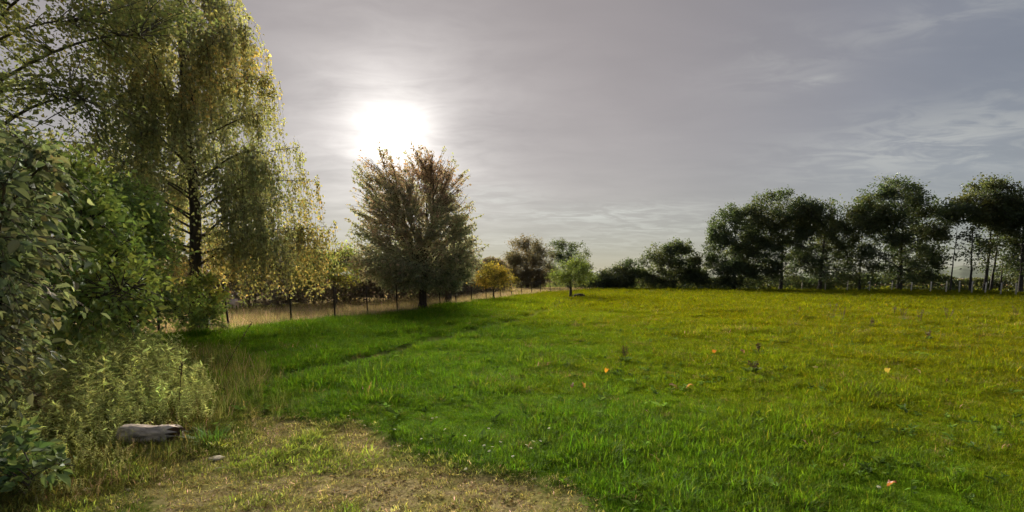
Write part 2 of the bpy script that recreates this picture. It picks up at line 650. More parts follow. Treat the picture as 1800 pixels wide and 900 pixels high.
def build_tree(name, label, base, trunk, blobs, n_limbs, n_twigs, per_twig, leaf, cols, seed, bark=(0.075, 0.06, 0.048),
               spread=0.16, lift=0.12, shell=2.0, leaf_from=0.3, up=0.15, cat='tree', group=None, trunks=None, mat=None, shape=4,
               twig_r=0.012, asp=0.6, limb_r=0.35, straight=False, patch=1.6, sides=7, flat=0.4, gap=(1.1, 0.22)):
    """trunk = (height, radius); blobs are crown volumes relative to the base; leaf = length in metres"""
    rng = np.random.default_rng(seed)
    bx, by = base
    o = empty(name, (bx, by, Z(bx, by) - 0.03), label, cat, group)
    H, r0 = trunk
    tg, cg = Geo(), Geo()
    nodes, nrad = [], []
    for (ox, oy, lx, ly, hh, rr) in (trunks or [(0, 0, 0, 0, H, r0)]):
        t = np.linspace(0, 1, 11)
        w = np.cumsum(rng.normal(0, 0.025 * hh / 10 + 0.012, (11, 2)), 0)
        w[0] = 0
        p = np.stack([ox + lx * t ** 1.3 + w[:, 0], oy + ly * t ** 1.3 + w[:, 1], t * hh], 1)
        rad = rr * (1 - 0.86 * t ** 0.9)
        rad[0] *= 1.5
        rad[1] *= 1.06
        p2 = np.insert(p, 1, p[0] * 0.7 + p[1] * 0.3, 0)
        rad2 = np.insert(rad, 1, rad[0] * 0.72)
        tg.tube(p2, rad2, sides + 2, bark)
        nodes.append(p[3:])
        nrad.append(rad[3:])
    trunk_nodes = np.concatenate(nodes)
    trunk_rad = np.concatenate(nrad)
    ends = sample_blobs(blobs, n_limbs, rng, 0.5)
    cen = np.array([0, 0, 0.0])
    for e in ends:
        # limbs leave the trunk lower down than they end
        d = np.linalg.norm((trunk_nodes - e) * np.array([1, 1, 0.7]), axis=1) + 0.9 * np.maximum(0, trunk_nodes[:, 2] - e[2] + 0.25 * np.hypot(e[0] - trunk_nodes[:, 0], e[1] - trunk_nodes[:, 1]))
        i = int(np.argmin(d + rng.random(len(d)) * 0.5))
        p = bez(trunk_nodes[i], e, 8, lift, rng, 0.05)
        rr = max(trunk_rad[i] * limb_r, twig_r * 1.6)
        rd = np.linspace(rr, twig_r, 8)
        tg.tube(p, rd, sides - 1, bark)
        nodes.append(p[2:])
    nodes = np.concatenate(nodes)
    tips = sample_blobs(blobs, n_twigs, rng, shell)
    tips = tips[tips[:, 2] > 0.06]
    P, A, T = [], [], []
    for e in tips:
        d = np.linalg.norm((nodes - e) * np.array([1, 1, 0.85]), axis=1) + 0.5 * np.maximum(0, nodes[:, 2] - e[2])
        i = int(np.argmin(d))
        a = nodes[i]
        p = bez(a, e, 6, 0.0 if straight else 0.06, rng, 0.02 if straight else 0.08, 0.0 if straight else 0.08)
        L = np.linalg.norm(e - a)
        cg.tube(p, np.linspace(twig_r, twig_r * 0.3, 6), 3, bark, 1)
        n = max(3, int(per_twig * min(1.6, 0.4 + L / 1.2) * (0.6 + 0.8 * rng.random())))
        t = leaf_from + (1 - leaf_from) * rng.random(n)
        f = t * 5
        i0 = np.minimum(f.astype(int), 4)
        q = p[i0] + (p[i0 + 1] - p[i0]) * (f - i0)[:, None]
        P.append(q + rng.normal(0, spread, (n, 3)))
        A.append(np.tile(unit(p[5] - p[3]), (n, 1)))
    P, A = np.concatenate(P), np.concatenate(A)
    keep = (P[:, 2] > 0.02) & (patch_of(P, gap[0], seed + 31) + rng.normal(0, 0.06, len(P)) > gap[1])
    P, A = P[keep], A[keep]
    n = len(P)
    ax = A * 0.7 + rng.normal(0, 0.7, (n, 3)) + np.array([0, 0, -0.25 + up])
    nr = rng.normal(0, 1, (n, 3)) * (1 - flat) + np.array([0, 0, 1.0]) * flat * 1.6
    L = leaf * np.exp(rng.normal(0, 0.22, n))
    cg.leaves(P, ax, nr, L, L * asp, pick_colors(n, cols, rng, 0.22, patch=patch_of(P, patch, seed)), 0, shape)
    tg.build('trunk', BARK, o)
    tag(cg.build('crown', [mat or LEAF, BARK], o), kind='stuff')
    return o


def rel(base, pts):
    """picture places (x, y, distance, half-width px, half-height px, depth m) to crown volumes relative to the base"""
    out = []
    z0 = Z(*base)
    for px, py, Y, rx, ry, dep in pts:
        c = at(px, py, Y)
        k = Y / F_PX
        out.append((c[0] - base[0], c[1] - base[1], c[2] - z0, rx * k, dep, ry * k))
    return out


def G(px, py):
    return ground(px, py)


# leaf colours ------------------------------------------------------
OLIVE = [(0.170, 0.195, 0.080, 4), (0.225, 0.225, 0.085, 3), (0.300, 0.255, 0.085, 2), (0.340, 0.270, 0.090, 0.4)]
BIRCH = [(0.195, 0.210, 0.110, 4), (0.255, 0.248, 0.115, 4), (0.350, 0.285, 0.105, 2.2), (0.380, 0.260, 0.095, 0.6)]
GREEN = [(0.180, 0.250, 0.070, 4), (0.240, 0.285, 0.075, 3), (0.330, 0.320, 0.060, 1.2), (0.420, 0.370, 0.050, 0.5)]
GREY = [(0.135, 0.170, 0.092, 4), (0.195, 0.215, 0.120, 3), (0.260, 0.240, 0.115, 1.5)]
CHERRY = [(0.230, 0.250, 0.165, 4), (0.270, 0.256, 0.180, 3), (0.300, 0.236, 0.180, 2.5), (0.305, 0.200, 0.165, 1.5)]
DARK = [(0.058, 0.082, 0.037, 4), (0.080, 0.094, 0.040, 3), (0.108, 0.110, 0.038, 1.5)]
BROWNISH = [(0.114, 0.100, 0.064, 4), (0.146, 0.114, 0.069, 3), (0.177, 0.114, 0.064, 2)]
YELLOW = [(0.166, 0.146, 0.031, 3), (0.249, 0.194, 0.035, 3), (0.353, 0.216, 0.035, 1.2), (0.104, 0.113, 0.036, 2)]
LIGHTGREEN = [(0.121, 0.159, 0.036, 3), (0.159, 0.184, 0.043, 3), (0.215, 0.202, 0.043, 1.2)]
PURPLE = [(0.125, 0.102, 0.094, 4), (0.150, 0.114, 0.096, 3), (0.135, 0.132, 0.070, 2)]

# ------------------------------------------------------------------ weeping birch by the fence
def build_birch():
    rng = np.random.default_rng(101)
    bx, by = -9.35, 14.0
    o = empty('birch_tree', (bx, by, Z(bx, by) - 0.05), 'tall weeping birch with hanging yellowing twigs by the fence', 'tree')
    tg, cg = Geo(), Geo()
    H = 12.6
    t = np.linspace(0, 1, 15)
    w = np.cumsum(rng.normal(0, 0.03, (15, 2)), 0)
    w[0] = 0
    tr = np.stack([-0.25 * t + w[:, 0], 0.1 * t + w[:, 1], t * H], 1)
    rad = 0.20 * (1 - 0.9 * t ** 0.95)
    rad[0] *= 1.55
    tg.tube(tr, rad, 10, (0.055, 0.046, 0.040))
    P, A, C = [], [], []
    starts = []
    for i in range(84):
        f = 0.15 + 0.82 * (i + rng.random()) / 84
        z = f * H
        a = np.array([np.interp(z, tr[:, 2], tr[:, 0]), np.interp(z, tr[:, 2], tr[:, 1]), z])
        reach = np.interp(z, [2.0, 3.2, 5.5, 7.4, 9.1, 11.0, 12.6], [4.3, 3.9, 2.8, 2.6, 1.8, 1.0, 0.3]) * (0.72 + 0.28 * rng.random())
        th = i * 2.39996 + rng.normal(0, 0.3)
        b = a + np.array([math.cos(th) * reach, math.sin(th) * reach, reach * (0.40 + 0.40 * rng.random()) * float(np.interp(z, [2.5, 6.0], [0.5, 1.0]))])
        p = bez(a, b, 9, 0.06, rng, 0.07, 0.10)
        r0 = max(0.012, 0.24 * float(np.interp(z, tr[:, 2], rad)))
        tg.tube(p, np.linspace(r0, 0.007, 9), 6, (0.055, 0.046, 0.040))
        ns = int(15 + 17 * reach)
        for _ in range(ns):
            s = 0.12 + 0.88 * rng.random() ** 0.85
            fi = s * 8
            k = min(int(fi), 7)
            st = p[k] + (p[k + 1] - p[k]) * (fi - k)
            st = st + rng.normal(0, 0.16, 3)
            starts.append((st, reach, s))
    for st, reach, s in starts:
        ln = (0.35 + 1.75 * rng.random() ** 1.6) * (0.55 + 0.75 * s)
        ln *= float(np.interp(st[2], [3.0, 5.5, 8.0], [1.5, 1.35, 0.9]))
        ln = min(ln, st[2] - 0.95 - 0.8 * rng.random())
        if ln < 0.3:
            continue
        drift = rng.normal(0, 0.20, 2) + 0.12 * np.array([st[0], st[1]]) / (np.hypot(st[0], st[1]) + 0.3)
        u = np.linspace(0, 1, 6)
        p = np.stack([st[0] + drift[0] * ln * u ** 0.6 * 0.7, st[1] + drift[1] * ln * u ** 0.6 * 0.7, st[2] + 0.10 * np.sin(u * 3.14) - ln * u ** 1.15], 1)
        if patch_of(p[2:4] * np.array([1, 1, 0.6]), 1.0, 77).mean() < float(np.interp(p[3, 0], [-4, 0, 2.0], [0.40, 0.37, 0.24])):
            continue
        if abs(p[3, 0] + 0.1 - 0.67 * p[3, 1]) < 0.55 and p[3, 1] < 0.2 and p[3, 2] < 7.5 and rng.random() < 0.92:
            continue
        cg.tube(p, np.linspace(0.005, 0.002, 6), 3, (0.06, 0.045, 0.035), 1)
        n = int(ln * 24 * (0.7 + 0.6 * rng.random())) + 3
        tt = rng.random(n) * 5
        k = np.minimum(tt.astype(int), 4)
        q = p[k] + (p[k + 1] - p[k]) * (tt - k)[:, None]
        P.append(q + rng.normal(0, 0.055, (n, 3)))
    P = np.concatenate(P)
    P = P[patch_of(P * np.array([1, 1, 0.6]), 1.0, 77) + rng.normal(0, 0.08, len(P)) > np.interp(P[:, 0], [-4, 0, 2.0], [0.47, 0.45, 0.24])]
    n = len(P)
    ax = rng.normal(0, 0.5, (n, 3)) + np.array([0, 0, -0.75])
    nr = rng.normal(0, 1, (n, 3))
    L = 0.085 * np.exp(rng.normal(0, 0.2, n))
    pt = np.clip(patch_of(P, 2.2, 5) + 0.10 * sstep(4.2 - P[:, 2], 0, 3) - 0.08, 0, 1)
    cg.leaves(P, ax, nr, L, L * 0.72, pick_colors(n, BIRCH, rng, 0.22, patch=pt), 0)
    tg.build('trunk', BARK, o)
    tag(cg.build('crown', [LEAF, BARK], o), kind='stuff')


build_birch()

# ------------------------------------------------------------------ trees and shrubs on the left
b = (-10.4, 9.4)
build_tree('leafy_tree', 'big olive green tree filling the upper left corner', b, (8.6, 0.2),
           rel(b, [(90, 60, 9.4, 150, 120, 1.9), (185, 20, 9.6, 115, 100, 1.6), (60, 250, 9.2, 120, 130, 1.8), (170, 190, 9.8, 90, 60, 1.4),
                   (-120, 120, 9.4, 200, 240, 2.4), (120, -130, 9.6, 260, 150, 2.2)]),
           18, 500, 42, 0.088, OLIVE, 202, spread=0.15, lift=0.2, gap=(0.9, 0.36))
b = (-7.9, 9.3)
build_tree('leafy_shrub', 'green shrub with bright yellow patches left of the birch trunk', b, (3.2, 0.07),
           rel(b, [(215, 430, 9.3, 82, 95, 1.0), (180, 360, 9.5, 90, 60, 0.9), (238, 520, 9.2, 56, 60, 0.7), (200, 530, 9.1, 110, 60, 0.9), (225, 350, 9.8, 46, 40, 0.7)]),
           16, 520, 42, 0.085, GREEN, 203, spread=0.13, cat='shrub', trunks=[(0, 0, -0.5, 0.1, 3.0, 0.06), (0.2, 0.1, 0.5, 0, 2.6, 0.05), (-0.2, 0, -1.0, 0.2, 2.4, 0.05)], patch=0.8)
b = (-6.85, 6.5)
build_tree('dense_shrub', 'dense dark green shrub between the near bush and the birch', b, (2.8, 0.06),
           rel(b, [(110, 430, 6.6, 120, 110, 0.9), (190, 520, 6.4, 100, 80, 0.7), (90, 320, 6.8, 100, 70, 0.8), (60, 560, 6.3, 110, 80, 0.7)]),
           14, 420, 40, 0.085, GREEN[:3] + [(0.16, 0.10, 0.04, 0.5)], 204, spread=0.12, cat='shrub', mat=LEAF_SHINY, trunks=[(0, 0, -0.4, 0.1, 2.7, 0.05), (0.2, 0.1, 0.5, 0, 2.2, 0.04)], patch=0.8)
# saplings at the foot of the birch
b = (-8.6, 13.1)
build_tree('sapling', 'leafy green sapling in front of the birch trunk', b, (1.6, 0.025),
           rel(b, [(352, 525, 13.1, 44, 50, 0.5), (380, 560, 13.0, 28, 20, 0.35), (330, 560, 13.1, 34, 24, 0.4)]),
           8, 110, 26, 0.15, GREEN[:3], 205, spread=0.08, asp=0.36, cat='sapling', patch=0.6, mat=LEAF_SHINY)


def build_near_bush():
    """the big-leaved bush at the left edge; its largest leaves are separate pieces"""
    rng = np.random.default_rng(303)
    bx, by = -4.75, 3.75
    o = empty('near_bush', (bx, by, Z(bx, by) - 0.03), 'tall bush with large grey green leaves at the left edge', 'bush')
    blobs = rel((bx, by), [(20, 350, 3.8, 115, 120, 0.55), (-60, 270, 3.9, 120, 110, 0.6), (60, 480, 3.75, 90, 100, 0.45), (-60, 560, 3.8, 130, 160, 0.6),
                           (-160, 340, 4.0, 150, 220, 0.7), (15, 610, 3.7, 60, 60, 0.35)])
    tg, cg = Geo(), Geo()
    nodes = []
    for i in range(9):
        e = sample_blobs(blobs, 1, rng, 1.0)[0]
        a = np.array([rng.normal(0, 0.12), rng.normal(0, 0.12), 0.0])
        p = bez(a, e, 10, 0.18, rng, 0.05)
        tg.tube(p, np.linspace(0.026, 0.008, 10), 7, (0.085, 0.068, 0.050))
        nodes.append(p[3:])
    nodes = np.concatenate(nodes)
    P, A = [], []
    for e in sample_blobs(blobs, 620, rng, 1.5):
        i = int(np.argmin(np.linalg.norm(nodes - e, axis=1)))
        p = bez(nodes[i], e, 6, 0.08, rng, 0.07, 0.1)
        cg.tube(p, np.linspace(0.006, 0.002, 6), 3, (0.085, 0.068, 0.050), 1)
        n = rng.integers(12, 22)
        t = 0.15 + 0.85 * rng.random(n)
        f = t * 5
        k = np.minimum(f.astype(int), 4)
        P.append(p[k] + (p[k + 1] - p[k]) * (f - k)[:, None] + rng.normal(0, 0.045, (n, 3)))
        A.append(np.tile(unit(p[5] - p[2]), (n, 1)))
    P, A = np.concatenate(P), np.concatenate(A)
    n = len(P)
    ax = unit(A * 0.6 + rng.normal(0, 0.55, (n, 3)) + np.array([0.1, 0, -0.3]))
    nr = rng.normal(0, 0.6, (n, 3)) + np.array([0, -0.25, 0.8])
    L = 0.056 * np.exp(rng.normal(0, 0.36, n))
    col = pick_colors(n, GREY, rng, 0.34, patch=patch_of(P, 0.6, 9))
    # the 300 leaves that show largest: towards the viewer and inside the picture
    w = P + np.array([bx, by, 0])
    score = L / np.linalg.norm(w - np.array([0, 0, CAM_H]), axis=1) * (w[:, 0] > -1.10 * w[:, 1]) * (w[:, 0] + w[:, 1] * 0.9 > -0.45)
    near = (w[:, 1] + 0.5 * w[:, 0])
    order = np.argsort(-score + 0.012 * (near - near.min()))
    big = order[:300]
    rest = np.ones(n, bool)
    rest[big] = False
    cg.leaves(P[rest], ax[rest], nr[rest], L[rest], L[rest] * 0.62, col[rest], 0, 6)
    tg.build('stem', BARK, o)
    tag(cg.build('foliage', [LEAF_SHINY, BARK], o), kind='stuff')
    protos = []
    for i in range(14):
        g = Geo()
        g.leaves(np.zeros((1, 3)), [[0, 1, 0]], [[0, 0, 1]], 1.0, 0.45 + 0.25 * rng.random(), pick_colors(1, GREY + [(0.16, 0.13, 0.07, 1.5), (0.10, 0.14, 0.06, 3)], rng, 0.35), 0, 6, 0.05 + 0.4 * rng.random())
        lo = g.build('leaf', LEAF_SHINY)
        protos.append(lo.data)
        bpy.data.objects.remove(lo)
    for j in big:
        lo = bpy.data.objects.new('leaf', protos[int(rng.integers(14))])
        COL.objects.link(lo)
        lo.parent = o
        lo.location = P[j]
        y = Vector(ax[j])
        zz = Vector(nr[j])
        xx = y.cross(zz).normalized()
        zz = xx.cross(y).normalized()
        from mathutils import Matrix
        lo.rotation_euler = Matrix((xx, y.normalized(), zz)).transposed().to_euler()
        lo.scale = (L[j] * 1.08,) * 3
    return o


build_near_bush()

# ------------------------------------------------------------------ cherry tree in front of the sun, and its neighbours
def build_cherry():
    rng = np.random.default_rng(404)
    bx, by = G(743, 541)
    o = empty('cherry_tree', (bx, by, Z(bx, by) - 0.05), 'broad cherry tree with spiky leafy shoots below the sun', 'tree')
    tg, cg = Geo(), Geo()
    k = by / F_PX
    bark = (0.050, 0.040, 0.036)
    t = np.linspace(0, 1, 7)
    tr = np.stack([0.05 * t, 0 * t, 2.1 * t], 1)
    tg.tube(np.insert(tr, 1, tr[0] * 0.6 + tr[1] * 0.4, 0), [0.36, 0.26, 0.205, 0.19, 0.18, 0.175, 0.18, 0.16], 12, bark)
    # silhouette: half-widths left and right of the trunk at each height
    hz = np.array([1.15, 1.7, 2.6, 3.6, 4.7, 5.8, 6.8, 7.5, 7.9])
    wl = np.array([2.6, 3.6, 3.75, 3.6, 3.6, 3.55, 3.55, 3.25, 2.8])
    wr = np.array([2.2, 3.0, 3.2, 3.1, 2.85, 2.6, 2.3, 1.8, 1.2])
    limbs = []
    for i in range(34):
        th = i * 2.39996 + rng.normal(0, 0.2)
        z0 = 1.35 + 1.0 * rng.random()
        z1 = 1.7 + 5.2 * ((i + 0.5) / 34) ** 0.85
        c, s = math.cos(th), math.sin(th)
        ex = np.interp(z1, hz, wr if c > 0 else wl) * abs(c) * np.sign(c)
        ey = np.interp(z1, hz, (wl + wr) / 2) * s
        f = 0.62 + 0.2 * rng.random()
        e = np.array([ex * f, ey * f, z1])
        p = bez((0.05, 0, z0), e, 10, 0.10, rng, 0.04)
        tg.tube(p, np.linspace(0.06, 0.014, 10), 7, bark)
        limbs.append(p)
    for lx, ly, lz in ((-0.5, 0.2, 6.6), (0.35, -0.3, 6.3), (-1.3, -0.3, 6.7)):
        p = bez((0.05, 0, 1.9), (lx, ly, lz), 12, 0.02, rng, 0.03)
        tg.tube(p, np.linspace(0.085, 0.014, 12), 7, bark)
        limbs.append(p)
    P, A = [], []
    nodes = np.concatenate([p[2:] for p in limbs])
    for q_ in range(2050):
        z1 = 1.0 + 6.7 * rng.random() ** 1.2
        th = rng.random() * 6.2832
        c, s = math.cos(th), math.sin(th)
        r = math.sqrt(0.06 + 0.94 * rng.random()) * (0.92 + 0.14 * rng.random())
        e = np.array([np.interp(z1, hz, wr if c > 0 else wl) * c * r, np.interp(z1, hz, (wl + wr) / 2) * s * r, z1])
        spike = q_ % 4 == 0
        if spike:
            e = e * np.array([1.10, 1.10, 1.0]) + np.array([0, 0, 0.20 + 0.35 * rng.random()])
        # shoots grow outwards and upwards from a limb, not from the nearest point but from further in
        i = int(np.argmin(np.linalg.norm(nodes - e * np.array([0.72, 0.72, 0.90]), axis=1)))
        a = nodes[i] * 0.6 + (e * np.array([0.72, 0.72, 0.90])) * 0.4
        L = np.linalg.norm(e - a)
        p = bez(a, e, 6, -0.06, rng, 0.03)
        cg.tube(p, np.linspace(0.013, 0.004, 6), 3, bark, 1)
        n = int(min((46 if spike else 34) * L, 60) * (0.8 + 0.4 * rng.random()) * (0.8 if z1 > 4.0 else 1.0)) + 8
        tt = (0.05 + 0.95 * rng.random(n)) * 5
        kk = np.minimum(tt.astype(int), 4)
        q = p[kk] + (p[kk + 1] - p[kk]) * (tt - kk)[:, None]
        sp = 0.03 if spike else (0.045 if z1 > 3.6 else 0.11)
        P.append(q + rng.normal(0, sp, (n, 3)))
        A.append(np.tile(unit(p[5] - p[3]), (n, 1)))
    P, A = np.concatenate(P), np.concatenate(A)
    kp = patch_of(P, 0.7, 33) + rng.normal(0, 0.08, len(P)) > np.interp(P[:, 2], [2.5, 5], [0.16, 0.36])
    P, A = P[kp], A[kp]
    n = len(P)
    ax = A * 0.5 + rng.normal(0, 0.7, (n, 3)) + np.array([0, 0, -0.35])
    L = 0.13 * np.exp(rng.normal(0, 0.2, n))
    pt = np.clip(patch_of(P, 1.6, 15) + 0.06 * (P[:, 2] - 4.2), 0, 1)
    cg.leaves(P, ax, rng.normal(0, 1, (n, 3)), L, L * 0.5, pick_colors(n, CHERRY, rng, 0.2, patch=pt), 0)
    tg.build('trunk', BARK, o)
    tag(cg.build('crown', [LEAF, BARK], o), kind='stuff')


build_cherry()
b = G(788, 531)
build_tree('orchard_tree', 'second dark trunked tree half hidden behind the cherry', b, (2.6, 0.24),
           rel(b, [(770, 465, b[1], 62, 40, 1.7), (800, 440, b[1], 40, 36, 1.4), (740, 480, b[1], 50, 28, 1.4)]),
           14, 260, 40, 0.11, CHERRY, 411, spread=0.16)
b = (at(868, 520, 34)[0], 34.0)
build_tree('yellow_tree', 'small yellow leaved tree right of the cherry', b, (1.6, 0.09),
           rel(b, [(868, 480, 34, 30, 22, 1.2), (890, 492, 34, 18, 14, 0.8), (846, 490, 34, 18, 14, 0.8)]),
           12, 200, 26, 0.11, YELLOW, 412, spread=0.15, patch=1.0)
b = (at(588, 515, 24)[0], 24.0)
build_tree('orchard_tree', 'yellow green tree standing between the birch and the cherry', b, (2.4, 0.10),
           rel(b, [(590, 455, 24, 40, 34, 1.2), (560, 470, 24, 40, 28, 1.2), (612, 475, 24, 26, 22, 1.0), (525, 485, 24, 30, 26, 1.0)]),
           14, 300, 34, 0.09, YELLOW[2:] + GREEN[:3] + YELLOW[:2], 413, spread=0.15, patch=0.9)
b = (at(1003, 521, 37.5)[0], 37.5)
build_tree('young_fruit_tree', 'small light green fruit tree alone on the meadow', b, (2.4, 0.13),
           rel(b, [(1006, 478, 37.5, 33, 22, 1.5), (1018, 462, 37.5, 18, 18, 0.9), (985, 486, 37.5, 24, 12, 1.2), (1030, 488, 37.5, 20, 12, 1.0)]),
           16, 240, 30, 0.11, LIGHTGREEN, 414, spread=0.12, straight=True, bark=(0.06, 0.048, 0.04))
b = (at(927, 506, 66)[0], 66.0)
build_tree('round_tree', 'round brownish tree with dense crown behind the yellow tree', b, (5.0, 0.26),
           rel(b, [(927, 460, 66, 44, 46, 3.2), (908, 476, 66, 28, 30, 2.2), (948, 476, 66, 28, 30, 2.2), (927, 490, 66, 40, 18, 2.2)]),
           20, 640, 36, 0.19, BROWNISH, 415, spread=0.26, twig_r=0.02, gap=(1.6, 0.14))
b = (at(998, 506, 70)[0], 70.0)
build_tree('oak_tree', 'dark open crowned tree behind the small fruit tree', b, (5.0, 0.22),
           rel(b, [(985, 438, 70, 28, 20, 2.2), (1018, 450, 70, 22, 28, 2.0), (1030, 476, 70, 18, 22, 1.6), (995, 470, 70, 38, 28, 2.0), (1000, 490, 70, 45, 18, 2.0)]),
           16, 380, 34, 0.19, DARK, 416, spread=0.24, twig_r=0.02)

# ------------------------------------------------------------------ the tree row along the right side of the field
def far_tree(name, label, px, Y, pts, n_tw, cols, seed, H=7.0, r=0.22, per=36, trunks=None, **kw):
    b = (at(px, 500, Y)[0], Y)
    return build_tree(name, label, b, (H, r), [a + tuple(p[5:]) for a, p in zip(rel(b, [(p[0], p[1], Y, p[2], p[3], p[4]) for p in pts]), pts)], 22, int(n_tw * 1.5), per, 0.22,
                      cols, seed, spread=0.24, twig_r=0.022, gap=(1.2, 0.28), trunks=trunks, group=kw.pop('group', None), bark=(0.045, 0.040, 0.036), **kw)


far_tree('low_tree', 'dark bushy low tree left of the tall tree row', 1185, 62, [(1190, 455, 42, 34, 2.2), (1150, 465, 28, 30, 1.8), (1225, 475, 26, 24, 1.6), (1180, 487, 66, 18, 2.0)], 420, DARK, 501, H=3.6, r=0.14)
far_tree('field_bush', 'low rounded dark bush right of the small fruit tree', 1080, 62, [(1085, 488, 36, 20, 1.8), (1105, 472, 20, 18, 1.3), (1058, 492, 26, 14, 1.4)], 190, DARK, 502, H=1.8, r=0.08, cat='bush')
far_tree('field_tree', 'leftmost tall tree of the row with lower crown', 1290, 57, [(1292, 400, 44, 44, 2.6), (1282, 440, 42, 44, 2.4), (1322, 445, 30, 40, 2.0), (1262, 402, 20, 24, 1.4), (1295, 480, 44, 26, 2.0)], 460, DARK, 503, H=7.0)
far_tree('field_tree', 'tall tree with open lower crown second from the left in the row', 1372, 56, [(1365, 370, 48, 38, 2.8), (1345, 405, 34, 36, 2.2), (1395, 395, 36, 36, 2.2), (1370, 445, 54, 30, 1.6, 14.0), (1360, 482, 50, 20, 1.6, 9.0)], 430, DARK, 504, H=8.0)
far_tree('field_tree', 'broad dark tree sloping down to the right in mid row', 1440, 55, [(1438, 380, 52, 36, 2.8), (1472, 405, 36, 36, 2.2), (1430, 430, 44, 40, 2.0, 16.0), (1468, 455, 40, 38, 1.8), (1450, 482, 50, 22, 1.8)], 480, DARK, 505, H=7.5)
far_tree('field_tree', 'largest dense tree of the row with rounded top', 1580, 52, [(1572, 350, 58, 40, 2.8), (1602, 390, 60, 50, 2.8), (1612, 440, 52, 50, 2.4), (1530, 375, 40, 42, 2.2), (1590, 475, 60, 28, 1.8), (1638, 395, 24, 38, 1.4), (1540, 440, 36, 40, 1.6, 8.0)], 640, DARK, 506, H=8.5, r=0.28)
far_tree('thin_tree', 'thin open tree with twiggy crown left of the largest tree', 1512, 54, [(1508, 430, 30, 66, 1.8), (1525, 385, 24, 32, 1.4)], 130, DARK, 507, H=7.0, r=0.12, per=20)
far_tree('high_tree', 'high crowned tree with bare trunks near the right edge', 1730, 48, [(1735, 340, 36, 30, 2.2), (1715, 362, 52, 24, 2.4), (1758, 375, 44, 28, 2.0), (1690, 372, 30, 20, 1.4), (1740, 430, 55, 50, 2.0, 7.0)], 380, DARK, 508, H=8.0,
         trunks=[(0, 0, 0.3, 0, 9.0, 0.16), (1.2, 0.5, 0.8, 0.2, 8.5, 0.13), (-1.1, 0.3, -0.2, 0.1, 8.0, 0.12), (-2.9, 0.6, 0.5, 0, 7.0, 0.08), (2.6, 0.9, 0.4, 0, 6.6, 0.09)])
far_tree('edge_tree', 'dark tree cut off by the right edge of the picture', 1795, 46, [(1805, 360, 38, 32, 2.4), (1830, 400, 50, 44, 2.6), (1800, 395, 24, 24, 1.6), (1830, 460, 40, 36, 2.0, 6.0)], 320, DARK, 509, H=7.5, r=0.2)


def hedge(name, label, line, hgt, wid, n, leaf, cols, seed, stems=True, hvar=0.35):
    rng = np.random.default_rng(seed)
    L = np.cumsum([0] + [math.hypot(b[0] - a[0], b[1] - a[1]) for a, b in zip(line[:-1], line[1:])])
    x0, y0 = line[0]
    o = empty(name, (x0, y0, 0), label, 'hedge')
    g, tg = Geo(), Geo()

    def along(s):
        return np.interp(s, L, [p[0] for p in line]), np.interp(s, L, [p[1] for p in line])
    m = int(L[-1] / 0.35)
    for i in range(m):
        s = (i + rng.random()) * 0.35
        x, y = along(s)
        x, y = x + rng.normal(0, wid * 0.35), y + rng.normal(0, wid * 0.35)
        h = hgt * (1 - hvar + 2 * hvar * float(vnoise(np.array([s]), np.array([0.0]), 3.0, seed)[0])) * (0.7 + 0.4 * rng.random())
        p = bez((x - x0, y - y0, -0.1), (x - x0 + rng.normal(0, 0.35), y - y0 + rng.normal(0, 0.35), h), 6, 0, rng, 0.05)
        tg.tube(p, np.linspace(0.03, 0.008, 6), 4, (0.05, 0.042, 0.038))
    s = rng.random(n) * L[-1]
    x, y = along(s)
    hh = hgt * (1 - hvar + 2 * hvar * vnoise(s, s * 0, 3.0, seed)) * (0.85 + 0.3 * vnoise(s, s * 0, 0.7, seed + 1))
    u = rng.random(n) ** 0.8
    z = hh * u
    ang = rng.random(n) * 6.28
    rr = wid * (0.35 + 0.65 * np.sqrt(rng.random(n))) * np.sqrt(np.clip(1.05 - u ** 2, 0.05, 1))
    P = np.stack([x - x0 + np.cos(ang) * rr, y - y0 + np.sin(ang) * rr, z + 0.02], 1)
    gap = vnoise(s + P[:, 0] * 0.3, z * 1.3, 0.55, seed + 2) > 0.33
    P = P[gap]
    n = len(P)
    Ls = leaf * np.exp(rng.normal(0, 0.25, n))
    g.leaves(P, rng.normal(0, 1, (n, 3)), rng.normal(0, 1, (n, 3)), Ls, Ls * 0.6, pick_colors(n, cols, rng, 0.25, patch=patch_of(P, 2.0, seed)), 0)
    tag(tg.build('stem', BARK, o), kind='stuff')
    tag(g.build('foliage', LEAF, o), kind='stuff')


hedge('hedge', 'dark brown hedge behind the wire fence on the left', [(-22, 22), (-14, 24.5), (-9.5, 28.5), (-8, 31), (-4.5, 38), (-4.0, 44), (-1.0, 56)], 3.0, 1.3, 76000, 0.21, PURPLE, 601)
hedge('hedge', 'low dark hedge at the foot of the tree row', [(9.5, 64), (22, 62), (33, 59), (44, 54.5), (50, 50.5), (58, 47), (70, 42)], 2.1, 1.4, 60000, 0.21, DARK, 602, hvar=0.4)

